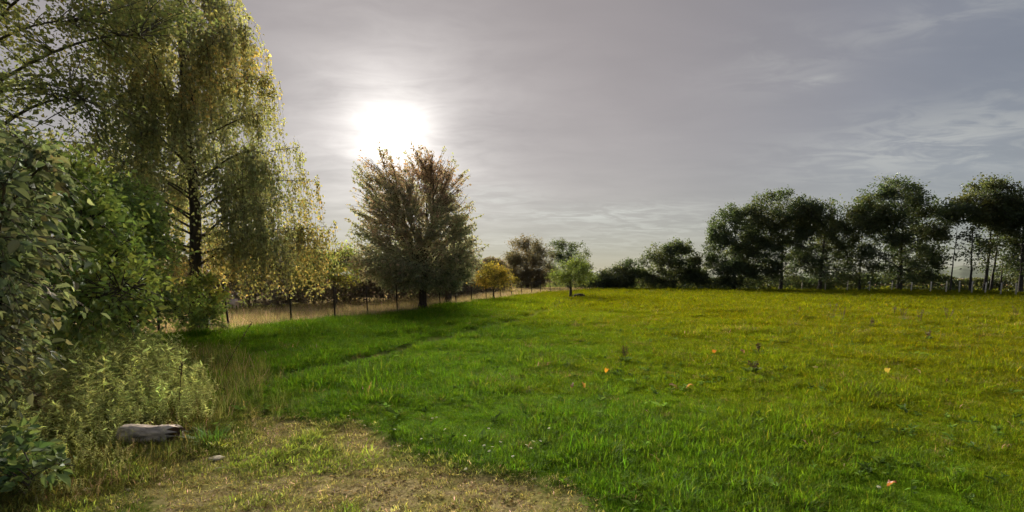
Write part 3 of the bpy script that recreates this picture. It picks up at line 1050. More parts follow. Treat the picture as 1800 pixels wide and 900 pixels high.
# ------------------------------------------------------------------ wire fence on the left
def build_fence():
    rng = np.random.default_rng(71)
    x0, y0 = FENCE[0]
    o = empty('wire_fence', (x0, y0, 0), 'wire fence on thin dark posts along the dry grass', 'fence')
    tops = []
    for x, y in FENCE:
        g = Geo()
        h = 1.28 + rng.normal(0, 0.05)
        lx, ly = rng.normal(-0.07, 0.05), rng.normal(0, 0.04)
        t = np.linspace(0, 1, 5)[:, None]
        g.tube(np.array([0, 0, -0.25]) + t * np.array([lx, ly, h + 0.25]), [0.032, 0.032, 0.031, 0.03, 0.026], 6, (0.045, 0.036, 0.030), cap=True)
        p = g.build('post', WOOD, o, (x - x0, y - y0, Z(x, y)))
        tops.append((x - x0, y - y0, Z(x, y), lx, ly, h))
    for f in (0.16, 0.36, 0.56, 0.76, 0.95):
        g = Geo()
        pts = []
        for a, b in zip(tops[:-1], tops[1:]):
            pa = np.array([a[0] + a[3] * f, a[1] + a[4] * f, a[2] + a[5] * f])
            pb = np.array([b[0] + b[3] * f, b[1] + b[4] * f, b[2] + b[5] * f])
            for u in (0, 0.25, 0.5, 0.75):
                q = pa * (1 - u) + pb * u
                q[2] -= 0.05 * u * (1 - u) * 4 * 0.5
                pts.append(q)
        pts.append(pb)
        g.tube(np.array(pts), 0.0022, 4, (0.13, 0.125, 0.12))
        g.build('wire', METAL, o)
    g = Geo()
    for a, b in zip(tops[1:12], tops[2:13]):
        L = math.hypot(b[0] - a[0], b[1] - a[1])
        for u in np.arange(0.2, L, 0.3) / L:
            c = np.array(a[:3]) * (1 - u) + np.array(b[:3]) * u
            g.tube(np.array([c + [0, 0, 0.15], c + [-0.05, 0, 1.2]]), 0.0016, 3, (0.13, 0.125, 0.12))
    tag(g.build('mesh_wire', METAL, o), kind='stuff')


build_fence()


def build_right_fence():
    rng = np.random.default_rng(72)
    line = [(at(px, 505, Y)[0], Y) for px, Y in ((1395, 57), (1435, 56), (1472, 55), (1510, 54), (1547, 52.6), (1580, 51.2), (1612, 49.8), (1638, 48.4), (1660, 47), (1680, 45.6),
                                                 (1702, 44.2), (1727, 42.6), (1752, 41), (1780, 39.4), (1812, 37.8), (1850, 36))]
    line = [(x, y - 1.6) for x, y in line]
    x0, y0 = line[0]
    o = empty('post_fence', (x0, y0, 0), 'fence of pale weathered posts below the trees on the right', 'fence')
    tops = []
    for x, y in line:
        g = Geo()
        h = 1.15 + rng.normal(0, 0.06)
        lx = rng.normal(0.03, 0.04)
        g.tube(np.array([[0, 0, -0.2], [lx * 0.5, 0, h * 0.5], [lx, 0, h]]), [0.055, 0.052, 0.048], 7, np.array((0.50, 0.46, 0.40)) * (0.75 + 0.5 * rng.random()), cap=True)
        g.build('post', WOOD, o, (x - x0, y - y0, Z(x, y)))
        tops.append(np.array([x - x0 + lx, y - y0, Z(x, y) + h]))
    for f in (0.35, 0.65, 0.93):
        g = Geo()
        g.tube(np.array([p - [0, 0, 1.15 * (1 - f)] for p in tops]), 0.003, 4, (0.16, 0.155, 0.15))
        g.build('wire', METAL, o)


build_right_fence()

# ------------------------------------------------------------------ grass and ground cover
PROTO = {}


def scatter(name, key, protos, pts, rot, scl, idx, tint, label):
    """one object of ground cover that repeats small tufts"""
    if key not in PROTO:
        pc = bpy.data.collections.new('tufts_' + key)
        for i, me in enumerate(protos):
            po = bpy.data.objects.new('%s_%02d' % (key, i), me)
            pc.objects.link(po)
        PROTO[key] = pc
    pc = PROTO[key]
    n = len(pts)
    me = bpy.data.meshes.new(name)
    me.vertices.add(n)
    me.vertices.foreach_set('co', np.ascontiguousarray(pts, np.float32).ravel())
    attr(me, 'rot', 'FLOAT_VECTOR', rot)
    attr(me, 'scl', 'FLOAT_VECTOR', scl)
    attr(me, 'idx', 'INT', idx)
    attr(me, 'tint', 'FLOAT_COLOR', rgba(tint))
    o = bpy.data.objects.new(name, me)
    COL.objects.link(o)
    tag(o, label, kind='stuff')
    t = bpy.data.node_groups.new(name, 'GeometryNodeTree')
    t.interface.new_socket('Geometry', in_out='INPUT', socket_type='NodeSocketGeometry')
    t.interface.new_socket('Geometry', in_out='OUTPUT', socket_type='NodeSocketGeometry')
    N, Lk = t.nodes, t.links
    gi, go = N.new('NodeGroupInput'), N.new('NodeGroupOutput')
    iop = N.new('GeometryNodeInstanceOnPoints')
    ci = N.new('GeometryNodeCollectionInfo')
    ci.inputs['Collection'].default_value = pc
    ci.inputs['Separate Children'].default_value = True
    ci.inputs['Reset Children'].default_value = True

    def named(a, dt):
        nd = N.new('GeometryNodeInputNamedAttribute')
        nd.data_type = dt
        nd.inputs[0].default_value = a
        return nd.outputs[0]
    Lk.new(gi.outputs[0], iop.inputs['Points'])
    Lk.new(ci.outputs[0], iop.inputs['Instance'])
    iop.inputs['Pick Instance'].default_value = True
    Lk.new(named('idx', 'INT'), iop.inputs['Instance Index'])
    e2r = N.new('FunctionNodeEulerToRotation')
    Lk.new(named('rot', 'FLOAT_VECTOR'), e2r.inputs[0])
    Lk.new(e2r.outputs[0], iop.inputs['Rotation'])
    Lk.new(named('scl', 'FLOAT_VECTOR'), iop.inputs['Scale'])
    Lk.new(iop.outputs[0], go.inputs[0])
    md = o.modifiers.new('cover', 'NODES')
    md.node_group = t
    return o


def tuft_mesh(rng, n, h, spread, w, lean=0.5, hv=0.35, stem=False):
    """a tuft of bent blades, each three faces"""
    V, F, S, C = [], [], [], []
    b = 0
    for _ in range(n):
        th = rng.random() * 6.283
        r = spread * math.sqrt(rng.random())
        x, y = r * math.cos(th), r * math.sin(th)
        d = th + rng.normal(0, 0.9)
        L = h * (1 + hv * rng.normal()) if hv else h
        L = max(L, 0.3 * h)
        ln = abs(rng.normal(0, lean)) + 0.08
        ww = w * (0.7 + 0.6 * rng.random())
        sx, sy = -math.sin(d + rng.normal(0, 0.6)), math.cos(d + rng.normal(0, 0.6))
        pts = []
        for t in (0, 0.4, 0.75, 1.0):
            o = L * ln * t ** 1.7
            zz = L * t * (1 - 0.35 * ln * t)
            pts.append((x + math.cos(d) * o, y + math.sin(d) * o, max(zz, 0)))
        for i, wf in enumerate((0.8, 1.0, 0.7)):
            px, py, pz = pts[i]
            V += [(px - sx * ww * wf / 2, py - sy * ww * wf / 2, pz), (px + sx * ww * wf / 2, py + sy * ww * wf / 2, pz)]
        V.append(pts[3])
        F += [b, b + 1, b + 3, b + 2, b + 2, b + 3, b + 5, b + 4, b + 4, b + 5, b + 6]
        S += [4, 4, 3]
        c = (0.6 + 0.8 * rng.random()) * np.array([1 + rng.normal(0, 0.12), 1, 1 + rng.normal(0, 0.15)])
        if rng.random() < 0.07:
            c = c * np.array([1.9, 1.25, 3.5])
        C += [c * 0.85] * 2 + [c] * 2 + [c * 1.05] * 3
        b += 7
    me = new_mesh('tuft', V, F, S, False)
    attr(me, 'tone', 'FLOAT_COLOR', rgba(np.array(C)))
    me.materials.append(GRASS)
    return me


def herb_mesh(rng, h, n_leaf, leaf, asp=0.3):
    g = Geo()
    lean = rng.normal(0, 0.15, 2)
    t = np.linspace(0, 1, 6)
    p = np.stack([lean[0] * h * t ** 1.5, lean[1] * h * t ** 1.5, h * t], 1)
    g.tube(p, np.linspace(0.005, 0.002, 6), 4, (0.9, 0.8, 0.7))
    tt = (0.12 + 0.88 * rng.random(n_leaf)) * 5
    k = np.minimum(tt.astype(int), 4)
    q = p[k] + (p[k + 1] - p[k]) * (tt - k)[:, None]
    th = rng.random(n_leaf) * 6.28
    ax = np.stack([np.cos(th), np.sin(th), 0.35 + rng.normal(0, 0.4, n_leaf)], 1)
    L = leaf * np.exp(rng.normal(0, 0.25, n_leaf)) * (1.1 - 0.5 * tt / 5)
    g.leaves(q, ax, np.tile([0, 0, 1.0], (n_leaf, 1)) + rng.normal(0, 0.35, (n_leaf, 3)), L, L * asp, pick_colors(n_leaf, [(1, 1, 1, 1)], rng, 0.25))
    o = g.build('herb', GRASS)
    me = o.data
    bpy.data.objects.remove(o)
    return me


def build_grass():
    rng = np.random.default_rng(81)
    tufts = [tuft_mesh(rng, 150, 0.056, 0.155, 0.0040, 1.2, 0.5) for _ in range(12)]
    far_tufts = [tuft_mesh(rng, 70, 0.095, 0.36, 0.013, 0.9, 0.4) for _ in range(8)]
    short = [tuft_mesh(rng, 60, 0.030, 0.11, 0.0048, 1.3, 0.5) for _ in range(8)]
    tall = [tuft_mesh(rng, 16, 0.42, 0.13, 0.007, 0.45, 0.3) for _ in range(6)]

    def field(n, y0, y1, pw=1.0):
        # even density over a wedge a little wider than the view
        y = np.sqrt(rng.random(n) * (y1 ** 2 - y0 ** 2) + y0 ** 2)
        x = (rng.random(n) * 2 - 1) * (y * 1.16 + 0.8)
        return x, y

    def put(name, key, protos, x, y, s, tint, label, squash=None, tilt=0.12):
        n = len(x)
        z = height(x, y) - 0.004
        rot = np.stack([rng.normal(0, tilt, n), rng.normal(0, tilt, n), rng.random(n) * 6.283], 1)
        sc = np.repeat(s[:, None], 3, 1)
        if squash is not None:
            sc[:, 2] *= squash
        scatter(name, key, protos, np.stack([x, y, z], 1), rot, sc, rng.integers(0, len(protos), n), tint, label)

    def lush(x, y):
        return 0.55 + 1.9 * np.clip(fbm(x, y, 0.9, 91) - 0.18, 0, 1) * (0.25 + 1.3 * fbm(x, y, 3.7, 92))

    # near lawn
    bands = ((7600, 2.3, 6.0, 0.74), (9600, 6.0, 12.0, 1.02), (11000, 12.0, 22.0, 1.55))
    X, Y, S = [], [], []
    for n, a, b2, s in bands:
        x, y = field(n, a, b2)
        X.append(x)
        Y.append(y)
        S.append(np.full(n, s))
    x, y, s = np.concatenate(X), np.concatenate(Y), np.concatenate(S)
    w, tr, dr = worn_mask(x, y), track_mask(x, y), dry_mask(x, y)
    keep = (rng.random(len(x)) > w * 1.02) & (rng.random(len(x)) > tr * 0.95) & (dr < 0.6)
    x, y, s, w, tr = x[keep], y[keep], s[keep], w[keep], tr[keep]
    n = len(x)
    tint = grass_tint(x, y) * np.exp(rng.normal(0, 0.16, (n, 1))) * (1 + rng.normal(0, 0.06, (n, 3)))
    dead = rng.random(n) < 0.02
    tint[dead] = np.array([0.20, 0.16, 0.06]) * (0.7 + 0.6 * rng.random((dead.sum(), 1)))
    s = s * lush(x, y) * (1 - 0.5 * tr) * (1 - 0.75 * w) * (0.8 + 0.4 * rng.random(n))
    put('meadow_grass', 'near', tufts, x, y, s, tint, 'bright green meadow grass in the foreground and middle')
    # far field
    x, y = field(22000, 20.0, 58.0)
    x2, y2 = field(3500, 56.0, 80.0)
    x, y = np.concatenate([x, x2]), np.concatenate([y, y2])
    dr = dry_mask(x, y)
    keep = (dr < 0.6) & (rng.random(len(x)) > 0.8 * track_mask(x, y))
    x, y = x[keep], y[keep]
    n = len(x)
    tint = grass_tint(x, y) * np.exp(rng.normal(0, 0.12, (n, 1)))
    put('field_grass', 'far', far_tufts, x, y, lush(x, y) * (0.85 + 0.3 * rng.random(n)) * np.interp(y, [20, 60], [0.9, 1.35]), tint, 'yellow green grass of the far field')
    # trodden ground: short sparse grass and straw
    x, y = field(11000, 2.2, 6.4)
    w = worn_mask(x, y)
    tuf = fbm(x, y, 0.5, 95)
    keep = (w > 0.25) & (rng.random(len(x)) < sstep(tuf, 0.22, 0.48) * 0.8 + 0.3)
    x, y, tuf = x[keep], y[keep], tuf[keep]
    n = len(x)
    a = sstep(tuf, 0.45, 0.7)[:, None]
    tint = (np.array([0.29, 0.27, 0.105]) * (1 - a) + np.array([0.185, 0.245, 0.042]) * a) * np.exp(rng.normal(0, 0.28, (n, 1)))
    put('worn_turf', 'short', short, x, y, (0.55 + 0.5 * rng.random(n)) * (0.8 + 0.5 * a[:, 0]), tint, 'short sparse turf on the worn brown ground', tilt=0.3)
    # dry grass along the fence
    x, y = field(60000, 10.0, 46.0)
    dr = dry_mask(x, y)
    keep = (dr > 0.35) & (x < y * 0.6) & (rng.random(len(x)) < 0.8)
    x, y = x[keep], y[keep]
    x2 = rng.random(7000) * 30 - 16
    y2 = 40 + rng.random(7000) * 26
    k2 = dry_mask(x2, y2) > 0.35
    x, y = np.concatenate([x, x2[k2]]), np.concatenate([y, y2[k2]])
    n = len(x)
    g = fbm(x, y, 2.2, 97)[:, None]
    tint = (np.array([0.40, 0.32, 0.215]) * g + np.array([0.27, 0.235, 0.120]) * (1 - g)) * np.exp(rng.normal(0, 0.22, (n, 1)))
    put('dry_grass', 'tall', tall, x, y, (0.36 + 0.40 * rng.random(n) ** 2), tint, 'pale dry straw coloured grass along the fence')
    # broad-leaved herbs among the lawn
    herbs = [herb_mesh(rng, 0.10, 9, 0.085, 0.42) for _ in range(5)]
    x, y = field(2600, 2.4, 16.0)
    keep = (dry_mask(x, y) < 0.5) & (fbm(x, y, 2.0, 98) > 0.46) & (worn_mask(x, y) < 0.2)
    x, y = x[keep], y[keep]
    n = len(x)
    tint = np.array([0.075, 0.135, 0.030]) * np.exp(rng.normal(0, 0.3, (n, 1)))
    put('lawn_herbs', 'herb', herbs, x, y, 0.45 + 0.5 * rng.random(n), tint, 'small broad leaved herbs among the lawn grass')
    # straw and brown leaf litter on the trodden ground
    bits = []
    for _ in range(6):
        g = Geo()
        for _k in range(7):
            p = np.append(rng.normal(0, 0.06, 2), 0.008)
            L = 0.012 + 0.03 * rng.random()
            g.leaves([p], [np.append(rng.normal(0, 1, 2), 0.1 * rng.normal())], [[rng.normal(0, 0.4), rng.normal(0, 0.4), 1]], L, L * (0.15 + 0.5 * rng.random()), pick_colors(1, [(1, 1, 1, 1)], rng, 0.45))
        o = g.build('litter', GRASS)
        bits.append(o.data)
        bpy.data.objects.remove(o)
    x, y = field(9000, 2.2, 6.6)
    w = worn_mask(x, y)
    keep = rng.random(len(x)) < 0.02 + 0.8 * w
    x, y = x[keep], y[keep]
    n = len(x)
    g = rng.random((n, 1)) ** 1.4
    tint = (np.array([0.10, 0.065, 0.035]) * (1 - g) + np.array([0.46, 0.37, 0.19]) * g)
    put('leaf_litter', 'bits', bits, x, y, 0.7 + 0.7 * rng.random(n), tint, 'straw and brown leaf litter on the worn ground', tilt=0.1)
    # rough growth at the foot of the bushes
    tallherb = [herb_mesh(rng, 0.75, 46, 0.11, 0.26) for _ in range(6)]
    n = 2600
    y = 3.2 + rng.random(n) * 6.2
    x = -y * (0.50 + 0.72 * rng.random(n))
    edge = np.interp(y, [3.2, 4.2, 5.0, 6.0, 7.5, 9.4], [-3.15, -3.45, -3.35, -3.75, -5.0, -6.8]) + (fbm(x, y, 0.7, 99) - 0.5) * 0.9
    keep = x < edge
    x, y = x[keep], y[keep]
    edge = edge[keep]
    n = len(x)
    g = fbm(x, y, 0.9, 101)[:, None]
    g2 = sstep(fbm(x, y, 1.1, 103), 0.58, 0.70)[:, None]
    tint = (np.array([0.31, 0.38, 0.16]) * g + np.array([0.46, 0.46, 0.22]) * (1 - g))
    tint = (tint * (1 - g2) + np.array([0.30, 0.21, 0.14]) * g2) * np.exp(rng.normal(0, 0.25, (n, 1)))
    s = (0.38 + 0.75 * sstep(edge - x, 0.0, 1.1) * rng.random(n)) * np.interp(y, [3.2, 4.4, 5.5], [0.32, 0.6, 1.0])
    put('undergrowth', 'weed', tallherb, x, y, s, tint, 'tangled tall weeds at the foot of the bushes', tilt=0.25)
    n = 420
    y = 3.2 + rng.random(n) * 6.5
    x = np.interp(y, [3.2, 4.2, 5.0, 6.0, 7.5, 9.4], [-3.1, -3.4, -3.3, -3.6, -4.7, -6.5]) + rng.normal(0.0, 0.4, n)
    g = rng.random((n, 1))
    tint = (np.array([0.22, 0.18, 0.08]) * g + np.array([0.09, 0.13, 0.03]) * (1 - g)) * np.exp(rng.normal(0, 0.2, (n, 1)))
    put('rough_grass', 'tall', tall, x, y, np.interp(y, [3.2, 5, 7], [0.25, 0.4, 0.7]) * (0.6 + 0.6 * rng.random(n)), tint, 'rough half dry grass edging the thicket')


build_grass()

# ------------------------------------------------------------------ small things
def simple(name, g, mat, loc, label, cat, group=None, rz=0.0, kind=None):
    o = g.build(name, mat)
    o.location = loc
    o.rotation_euler.z = rz
    return tag(o, label, cat, group, kind)


def build_log():
    rng = np.random.default_rng(91)
    x0, y0 = -3.74, 4.44
    o = empty('log', (x0, y0, Z(x0, y0)), 'weathered grey brown log lying by the thicket', 'log')
    g = Geo()
    n, sides = 26, 30
    th = np.arange(sides) * 2 * np.pi / sides
    V = []
    for i in range(n):
        t = i / (n - 1)
        r = 0.098 * (1 + 0.06 * math.sin(t * 9)) * (1 if i < n - 1 else 0.86)
        rr = r * (1 + 0.10 * np.sin(th * 3 + 1) + 0.05 * np.sin(th * 9 + t * 3) + 0.10 * (vnoise(th * 2.2, th * 0 + t * 1.5, 0.35, 3) - 0.5) + 0.03 * rng.normal(size=sides))
        V.append(np.stack([np.full(sides, t * 0.50) + (0.05 * rng.normal(size=sides) if i == n - 1 else 0), np.cos(th) * rr + 0.04 * t, np.sin(th) * rr + 0.075], 1))
    V = np.concatenate(V)
    i = np.arange(n - 1)[:, None] * sides
    j = np.arange(sides)[None]
    q = np.stack([i + j, i + sides + j, i + sides + (j + 1) % sides, i + (j + 1) % sides], -1).reshape(-1, 4)
    g.add(V, q.ravel(), np.full(len(q), 4), (0.50, 0.42, 0.35), 0, True)
    g.build('bark', solid_material('log_bark', 0.9, 22.0, 0.5, 1.5, 0.9, (0.25, 1, 1)), o)
    e = Geo()
    ring = V[-sides:]
    c = ring.mean(0) - np.array([0.02, 0, 0])
    e.add(np.concatenate([ring + [0.001, 0, 0], [c]]), np.stack([np.arange(sides), (np.arange(sides) + 1) % sides, np.full(sides, sides)], 1).ravel(), np.full(sides, 3), (0.14, 0.085, 0.055))
    e.build('broken_end', WOOD, o)
    o.rotation_euler.z = -0.10


build_log()


def dock_mesh(rng, h, seed_stalk=True, n_leaf=8, leaf=0.2, green=(0.07, 0.11, 0.025)):
    """leaf rosette and dark seed stalk"""
    r, s = Geo(), Geo()
    th = np.arange(n_leaf) * 2.4 + rng.random()
    ax = np.stack([np.cos(th), np.sin(th), 0.5 + rng.random(n_leaf)], 1)
    L = leaf * (0.6 + 0.6 * rng.random(n_leaf))
    r.leaves(np.zeros((n_leaf, 3)), ax, np.tile([0, 0, 1.0], (n_leaf, 1)), L, L * 0.38, pick_colors(n_leaf, [(*green, 1)], rng, 0.25), 0, 6)
    for _ in range(3):
        e = np.array([rng.normal(0, 0.16) * h, rng.normal(0, 0.16) * h, h * (0.75 + 0.3 * rng.random())])
        p = bez((0, 0, 0), e, 8, 0.05, rng, 0.03)
        s.tube(p, np.linspace(0.006, 0.003, 8), 4, (0.06, 0.035, 0.02))
        n = 46
        t = (0.45 + 0.55 * rng.random(n)) * 7
        k = np.minimum(t.astype(int), 6)
        q = p[k] + (p[k + 1] - p[k]) * (t - k)[:, None] + rng.normal(0, 0.016, (n, 3))
        s.leaves(q, rng.normal(0, 1, (n, 3)), rng.normal(0, 1, (n, 3)), 0.022, 0.018, pick_colors(n, [(0.055, 0.030, 0.016, 1)], rng, 0.2))
    return r, s


def build_docks():
    rng = np.random.default_rng(92)
    spots = [((1405, 551), 0.22, 'small dark weed left of the weed clumps on the field'),
             ((1462, 561), 0.42, 'dark seeding weed in the left clump on the field'),
             ((1482, 565), 0.34, 'dark low weed at the right of the left clump on the field'),
             ((1572, 555), 0.26, 'single small weed above the right clump on the field'),
             ((1587, 566), 0.36, 'dark weed at the left end of the right clump'),
             ((1617, 570), 0.34, 'dark weed in the middle of the right clump'),
             ((1665, 567), 0.36, 'dark weed at the right end of the right clump'),
             ((1784, 561), 0.40, 'dark weed by the right edge of the field'),
             ((1532, 577), 0.18, 'tiny dark weed just below the two weed clumps'),
             ((1630, 602), 0.18, 'tiny weed below the right clump of weeds'),
             ((1322, 662), 0.16, 'dark weed below the orange leaves on the field'),
             ((1334, 628), 0.18, 'dark weed right of the orange leaves'),
             ((1098, 644), 0.22, 'pale stalked weed in the middle of the meadow')]
    for (px, py), h, label in spots:
        x, y = G(px, py)
        o = empty('dock_weed', (x, y, Z(x, y)), label, 'weed', 'seeding weeds out on the field')
        r, s = dock_mesh(rng, h * 1.5, leaf=0.18)
        tag(r.build('leaf_rosette', LEAF, o), kind='stuff')
        tag(s.build('seed_stalk', LEAF, o), kind='stuff')
    # tall stems on the left
    for (bx, by), tip, label in ((G(316, 733), at(320, 634, 5.35), 'thin dark upright weed stem beside the log'),
                                 (G(385, 668), at(443, 566, 7.35), 'leaning weed stem with dark seed head left of the meadow')):
        o = empty('weed_stem', (bx, by, Z(bx, by)), label, 'weed')
        g, s = Geo(), Geo()
        e = tip - np.array([bx, by, Z(bx, by)])
        p = bez((0, 0, 0), e, 10, 0.02, rng, 0.02)
        g.tube(p, np.linspace(0.006, 0.003, 10), 5, (0.05, 0.035, 0.022))
        g.build('stem', WOOD, o)
        n = 70
        t = (0.72 + 0.28 * rng.random(n)) * 9
        k = np.minimum(t.astype(int), 8)
        q = p[k] + (p[k + 1] - p[k]) * (t - k)[:, None] + rng.normal(0, 0.008, (n, 3))
        s.leaves(q, rng.normal(0, 1, (n, 3)), rng.normal(0, 1, (n, 3)), 0.018, 0.013, pick_colors(n, [(0.06, 0.035, 0.02, 1)], rng, 0.2))
        tag(s.build('seed_head', LEAF, o), kind='stuff')


build_docks()


def build_fallen_leaves():
    rng = np.random.default_rng(93)
    spots = [((1257, 633), 0.15, (0.46, 0.17, 0.03), 'bright orange withered leaf standing in the grass'),
             ((1304, 631), 0.13, (0.40, 0.22, 0.10), 'pale orange withered leaf right of the bright orange one'),
             ((1069, 669), 0.13, (0.50, 0.24, 0.03), 'yellow orange leaf lying in the middle of the meadow'),
             ((1021, 694), 0.12, (0.40, 0.22, 0.06), 'tan curled leaf left of the yellow orange leaf'),
             ((1005, 697), 0.09, (0.30, 0.16, 0.05), 'small brown leaf beside the tan curled leaf'),
             ((1184, 699), 0.13, (0.34, 0.21, 0.08), 'left leaf of a brownish withered pair in the grass'),
             ((1213, 700), 0.12, (0.44, 0.24, 0.05), 'right leaf of a brownish withered pair in the grass'),
             ((1562, 667), 0.13, (0.36, 0.27, 0.06), 'yellowish withered leaf in the right part of the meadow'),
             ((1610, 668), 0.13, (0.38, 0.29, 0.12), 'pale withered leaf at the right end of the meadow'),
             ((1433, 665), 0.13, (0.30, 0.26, 0.04), 'dull yellow leaf below the orange leaves'),
             ((1570, 881), 0.085, (0.42, 0.16, 0.06), 'reddish orange leaf at the bottom right')]
    for (px, py), s, col, label in spots:
        x, y = G(px, py)
        s *= 0.85
        n = 7
        V = []
        for i in range(n):
            t = i / (n - 1)
            w = s * 0.40 * math.sin(math.pi * min(1, t * 0.93 + 0.07)) ** 0.7
            zc = s * 0.45 * math.sin(t * 2.2) + 0.05
            for u in (-1, -0.5, 0, 0.5, 1):
                V.append((u * w * 0.9, (t - 0.5) * s * 0.85, zc * 0.8 + abs(u) ** 1.6 * w * 0.4 * (1 if u > 0 else 0.3) + rng.normal(0, 0.008)))
        i = (np.arange(n - 1)[:, None] * 5 + np.arange(4)[None]).ravel()
        q = np.stack([i, i + 1, i + 6, i + 5], 1)
        g = Geo()
        g.add(np.array(V), q.ravel(), np.full(len(q), 4), np.array(col) * 0.8, 0, True)
        o = simple('withered_leaf', g, LEAF, (x, y, Z(x, y) + 0.055), label, 'leaf', 'withered leaves in the meadow', rng.random() * 6.28)
        o.rotation_euler.x = rng.normal(0.3, 0.3)


build_fallen_leaves()


def build_daisies():
    rng = np.random.default_rng(94)
    fl = Geo()
    for i in range(10):
        a = i * 0.6283
        fl.leaves(np.array([[0, 0, 0.07]]), [[math.cos(a), math.sin(a), 0.12]], [[0, 0, 1.0]], 0.0135, 0.007, (0.80, 0.80, 0.76))
    pm = fl.build('petals', LEAF)
    ce = Geo()
    th = np.arange(8) * 0.7854
    ce.add(np.concatenate([np.stack([np.cos(th) * 0.0045, np.sin(th) * 0.0045, np.full(8, 0.0715)], 1), [[0, 0, 0.0745]]]),
           np.stack([np.arange(8), (np.arange(8) + 1) % 8, np.full(8, 8)], 1).ravel(), np.full(8, 3), (0.65, 0.45, 0.03))
    cm = ce.build('flower_centre', LEAF)
    st = Geo()
    st.tube(np.array([[0.01, 0, 0], [0.004, 0, 0.04], [0, 0, 0.071]]), 0.0016, 4, (0.08, 0.13, 0.03))
    sm = st.build('flower_stalk', LEAF)
    pd, cdm, sdm = pm.data, cm.data, sm.data
    for o in (pm, cm, sm):
        bpy.data.objects.remove(o)
    spots = [(621, 733), (638, 757), (690, 770), (767, 751), (760, 752), (858, 772), (815, 786), (824, 797), (865, 808), (876, 797), (855, 802), (922, 804), (936, 797),
             (945, 795), (932, 809), (968, 770), (864, 812), (826, 836), (700, 800), (291, 842), (1541, 876), (745, 790), (612, 742), (905, 822), (790, 770)]
    own = {(291, 842): 'lone white daisy on the worn ground below the log', (1541, 876): 'lone white daisy beside the reddish leaf at the bottom right',
           (621, 733): 'white daisy farthest back at the top of the worn ground', (968, 770): 'rightmost white daisy of the scattered daisies in the middle',
           (826, 836): 'white daisy nearest the viewer among the daisies in the middle'}
    for px, py in spots:
        x, y = G(px, py)
        o = empty('daisy', (x, y, Z(x, y)), own.get((px, py), 'tiny white daisy in the scatter along the edge of the worn ground'), 'daisy', 'white daisies')
        for nm, d in (('petals', pd), ('flower_centre', cdm), ('flower_stalk', sdm)):
            c = bpy.data.objects.new(nm, d)
            COL.objects.link(c)
            c.parent = o
        o.rotation_euler = (rng.normal(0.2, 0.2), rng.normal(0, 0.2), rng.random() * 6)
        o.scale = (1.15,) * 3


build_daisies()


def lump(g, r, col, rng, seg=14, rings=8, rough=0.16):
    V = [(0, 0, r[2])]
    for i in range(1, rings):
        ph = math.pi * i / rings
        for j in range(seg):
            th = 2 * math.pi * j / seg
            k = 1 + rough * rng.normal()
            V.append((r[0] * math.sin(ph) * math.cos(th) * k, r[1] * math.sin(ph) * math.sin(th) * k, r[2] * math.cos(ph) * (1 + rough * 0.5 * rng.normal())))
    V.append((0, 0, -r[2]))
    F, S = [], []
    for j in range(seg):
        F += [0, 1 + j, 1 + (j + 1) % seg]
        S.append(3)
        for i in range(rings - 2):
            a = 1 + i * seg
            F += [a + j, a + seg + j, a + seg + (j + 1) % seg, a + (j + 1) % seg]
            S.append(4)
        a = 1 + (rings - 2) * seg
        F += [len(V) - 1, a + (j + 1) % seg, a + j]
        S.append(3)
    g.add(np.array(V), F, S, col, 0, True)


def build_stones():
    rng = np.random.default_rng(95)
    soil = solid_material('dark_soil', 1.0, 14.0, 0.5, 1.5, 0.8, (1, 1, 1))
    stone = solid_material('pale_stone', 0.8, 30.0, 0.8, 1.2, 0.3, (1, 1, 1))
    g = Geo()
    lump(g, (0.50, 0.38, 0.24), (0.050, 0.038, 0.028), rng, 22, 10, 0.10)
    x, y = at(1018, 523, 36.6)[0], 36.6
    simple('soil_heap', g, soil, (x, y, Z(x, y) + 0.06), 'low dark heap beside the small fruit tree', 'heap')
    for (px, py), s, c, label in (((152, 868), 0.020, (0.62, 0.60, 0.54), 'small white pebble on the worn ground at the lower left'),
                                  ((226, 866), 0.013, (0.45, 0.40, 0.30), 'tiny tan pebble right of the white pebble'),
                                  ((380, 807), 0.055, (0.30, 0.26, 0.18), 'flat pale stone half sunk in the worn ground')):
        g = Geo()
        lump(g, (s * 1.3, s, s * (0.7 if s < 0.03 else 0.3)), c, rng, 12, 7, 0.08)
        x, y = G(px, py)
        simple('pebble' if s < 0.03 else 'stone', g, stone, (x, y, Z(x, y) + s * 0.25), label, 'stone')


build_stones()


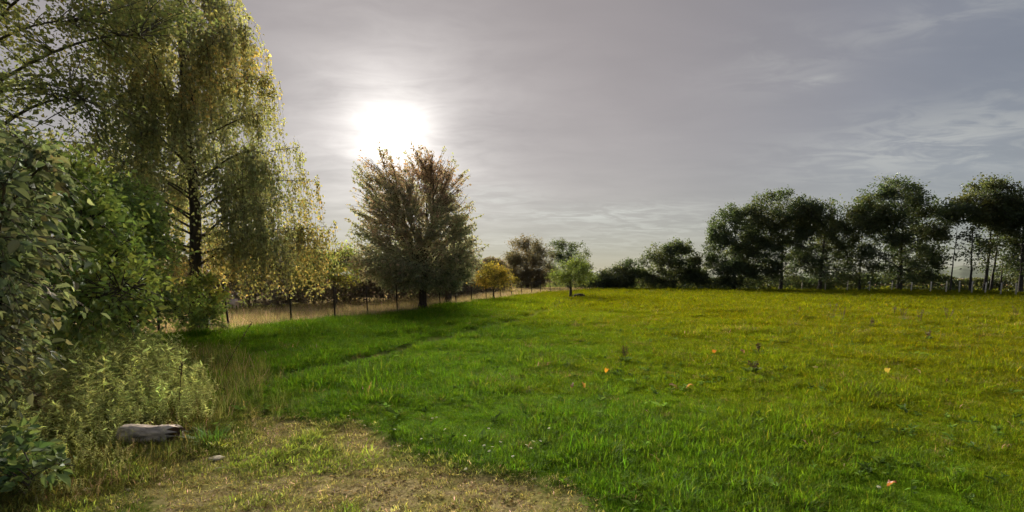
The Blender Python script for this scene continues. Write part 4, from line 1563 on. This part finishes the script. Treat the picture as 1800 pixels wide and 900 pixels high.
def build_animal():
    """small pale animal grazing far behind the birch: one skinned body"""
    x, y = at(428, 542, 24.0)[0], 23.2
    J = [((0, 0, 0.46), 0.15), ((0.20, 0, 0.47), 0.155), ((-0.20, 0, 0.45), 0.13), ((-0.34, 0, 0.50), 0.075), ((-0.46, 0, 0.50), 0.065), ((-0.56, 0, 0.45), 0.04),
         ((0.32, 0, 0.48), 0.06), ((0.36, 0, 0.38), 0.025)]
    E = [(0, 1), (0, 2), (2, 3), (3, 4), (4, 5), (1, 6), (6, 7)]
    for root, sx in ((1, 0.2), (2, -0.2)):
        for sy in (-0.08, 0.08):
            b = len(J)
            J += [((sx, sy, 0.30), 0.055), ((sx + 0.03, sy, 0.15), 0.028), ((sx, sy, 0.0), 0.026)]
            E += [(root, b), (b, b + 1), (b + 1, b + 2)]
    for sy in (-0.05, 0.05):
        b = len(J)
        J += [((-0.42, sy, 0.56), 0.022)]
        E += [(4, b)]
    me = bpy.data.meshes.new('grazing_animal')
    me.from_pydata([j[0] for j in J], E, [])
    o = bpy.data.objects.new('grazing_animal', me)
    COL.objects.link(o)
    sk = o.modifiers.new('skin', 'SKIN')
    for i, j in enumerate(J):
        d = me.skin_vertices[0].data[i]
        d.radius = (j[1], j[1])
        d.use_root = i == 0
    sb = o.modifiers.new('smooth', 'SUBSURF')
    sb.levels = sb.render_levels = 1
    m = solid_material('pale_coat', 0.95, 25.0, 0.8, 1.2, 0.3, (1, 1, 1), (0.72, 0.56, 0.48))
    me.materials.append(m)
    o.location = (x, y, Z(x, y))
    o.rotation_euler.z = -0.5
    o.scale = (0.9,) * 3
    tag(o, 'small pale grazing animal on the grass behind the birch', 'animal')


build_animal()


def build_corner_plants():
    rng = np.random.default_rng(97)
    b = (-3.55, 3.35)
    build_tree('leafy_weed', 'low dark green leafy weed in the bottom left corner', b, (0.30, 0.008),
               [(0, 0, 0.22, 0.30, 0.25, 0.18), (-0.25, 0.1, 0.28, 0.25, 0.25, 0.2)], 8, 60, 12, 0.075, [(0.10, 0.17, 0.06, 3), (0.16, 0.21, 0.08, 2)], 701, spread=0.03, cat='weed',
               twig_r=0.003, mat=LEAF_SHINY, shape=6, patch=0.3)
    x, y = G(372, 782)
    me = tuft_mesh(rng, 90, 0.17, 0.11, 0.006, 0.8, 0.3)
    me.materials.clear()
    me.materials.append(LEAF)
    a = me.attributes['tone']
    buf = np.zeros(len(me.vertices) * 4, np.float32)
    a.data.foreach_get('color', buf)
    buf = buf.reshape(-1, 4) * np.array([0.12, 0.24, 0.03, 1.0], np.float32)
    a.data.foreach_set('color', np.ascontiguousarray(buf, np.float32).ravel())
    o = bpy.data.objects.new('grass_tuft', me)
    COL.objects.link(o)
    o.location = (x, y, Z(x, y))
    tag(o, 'lush bright green grass tuft just right of the log', 'grass tuft')


build_corner_plants()
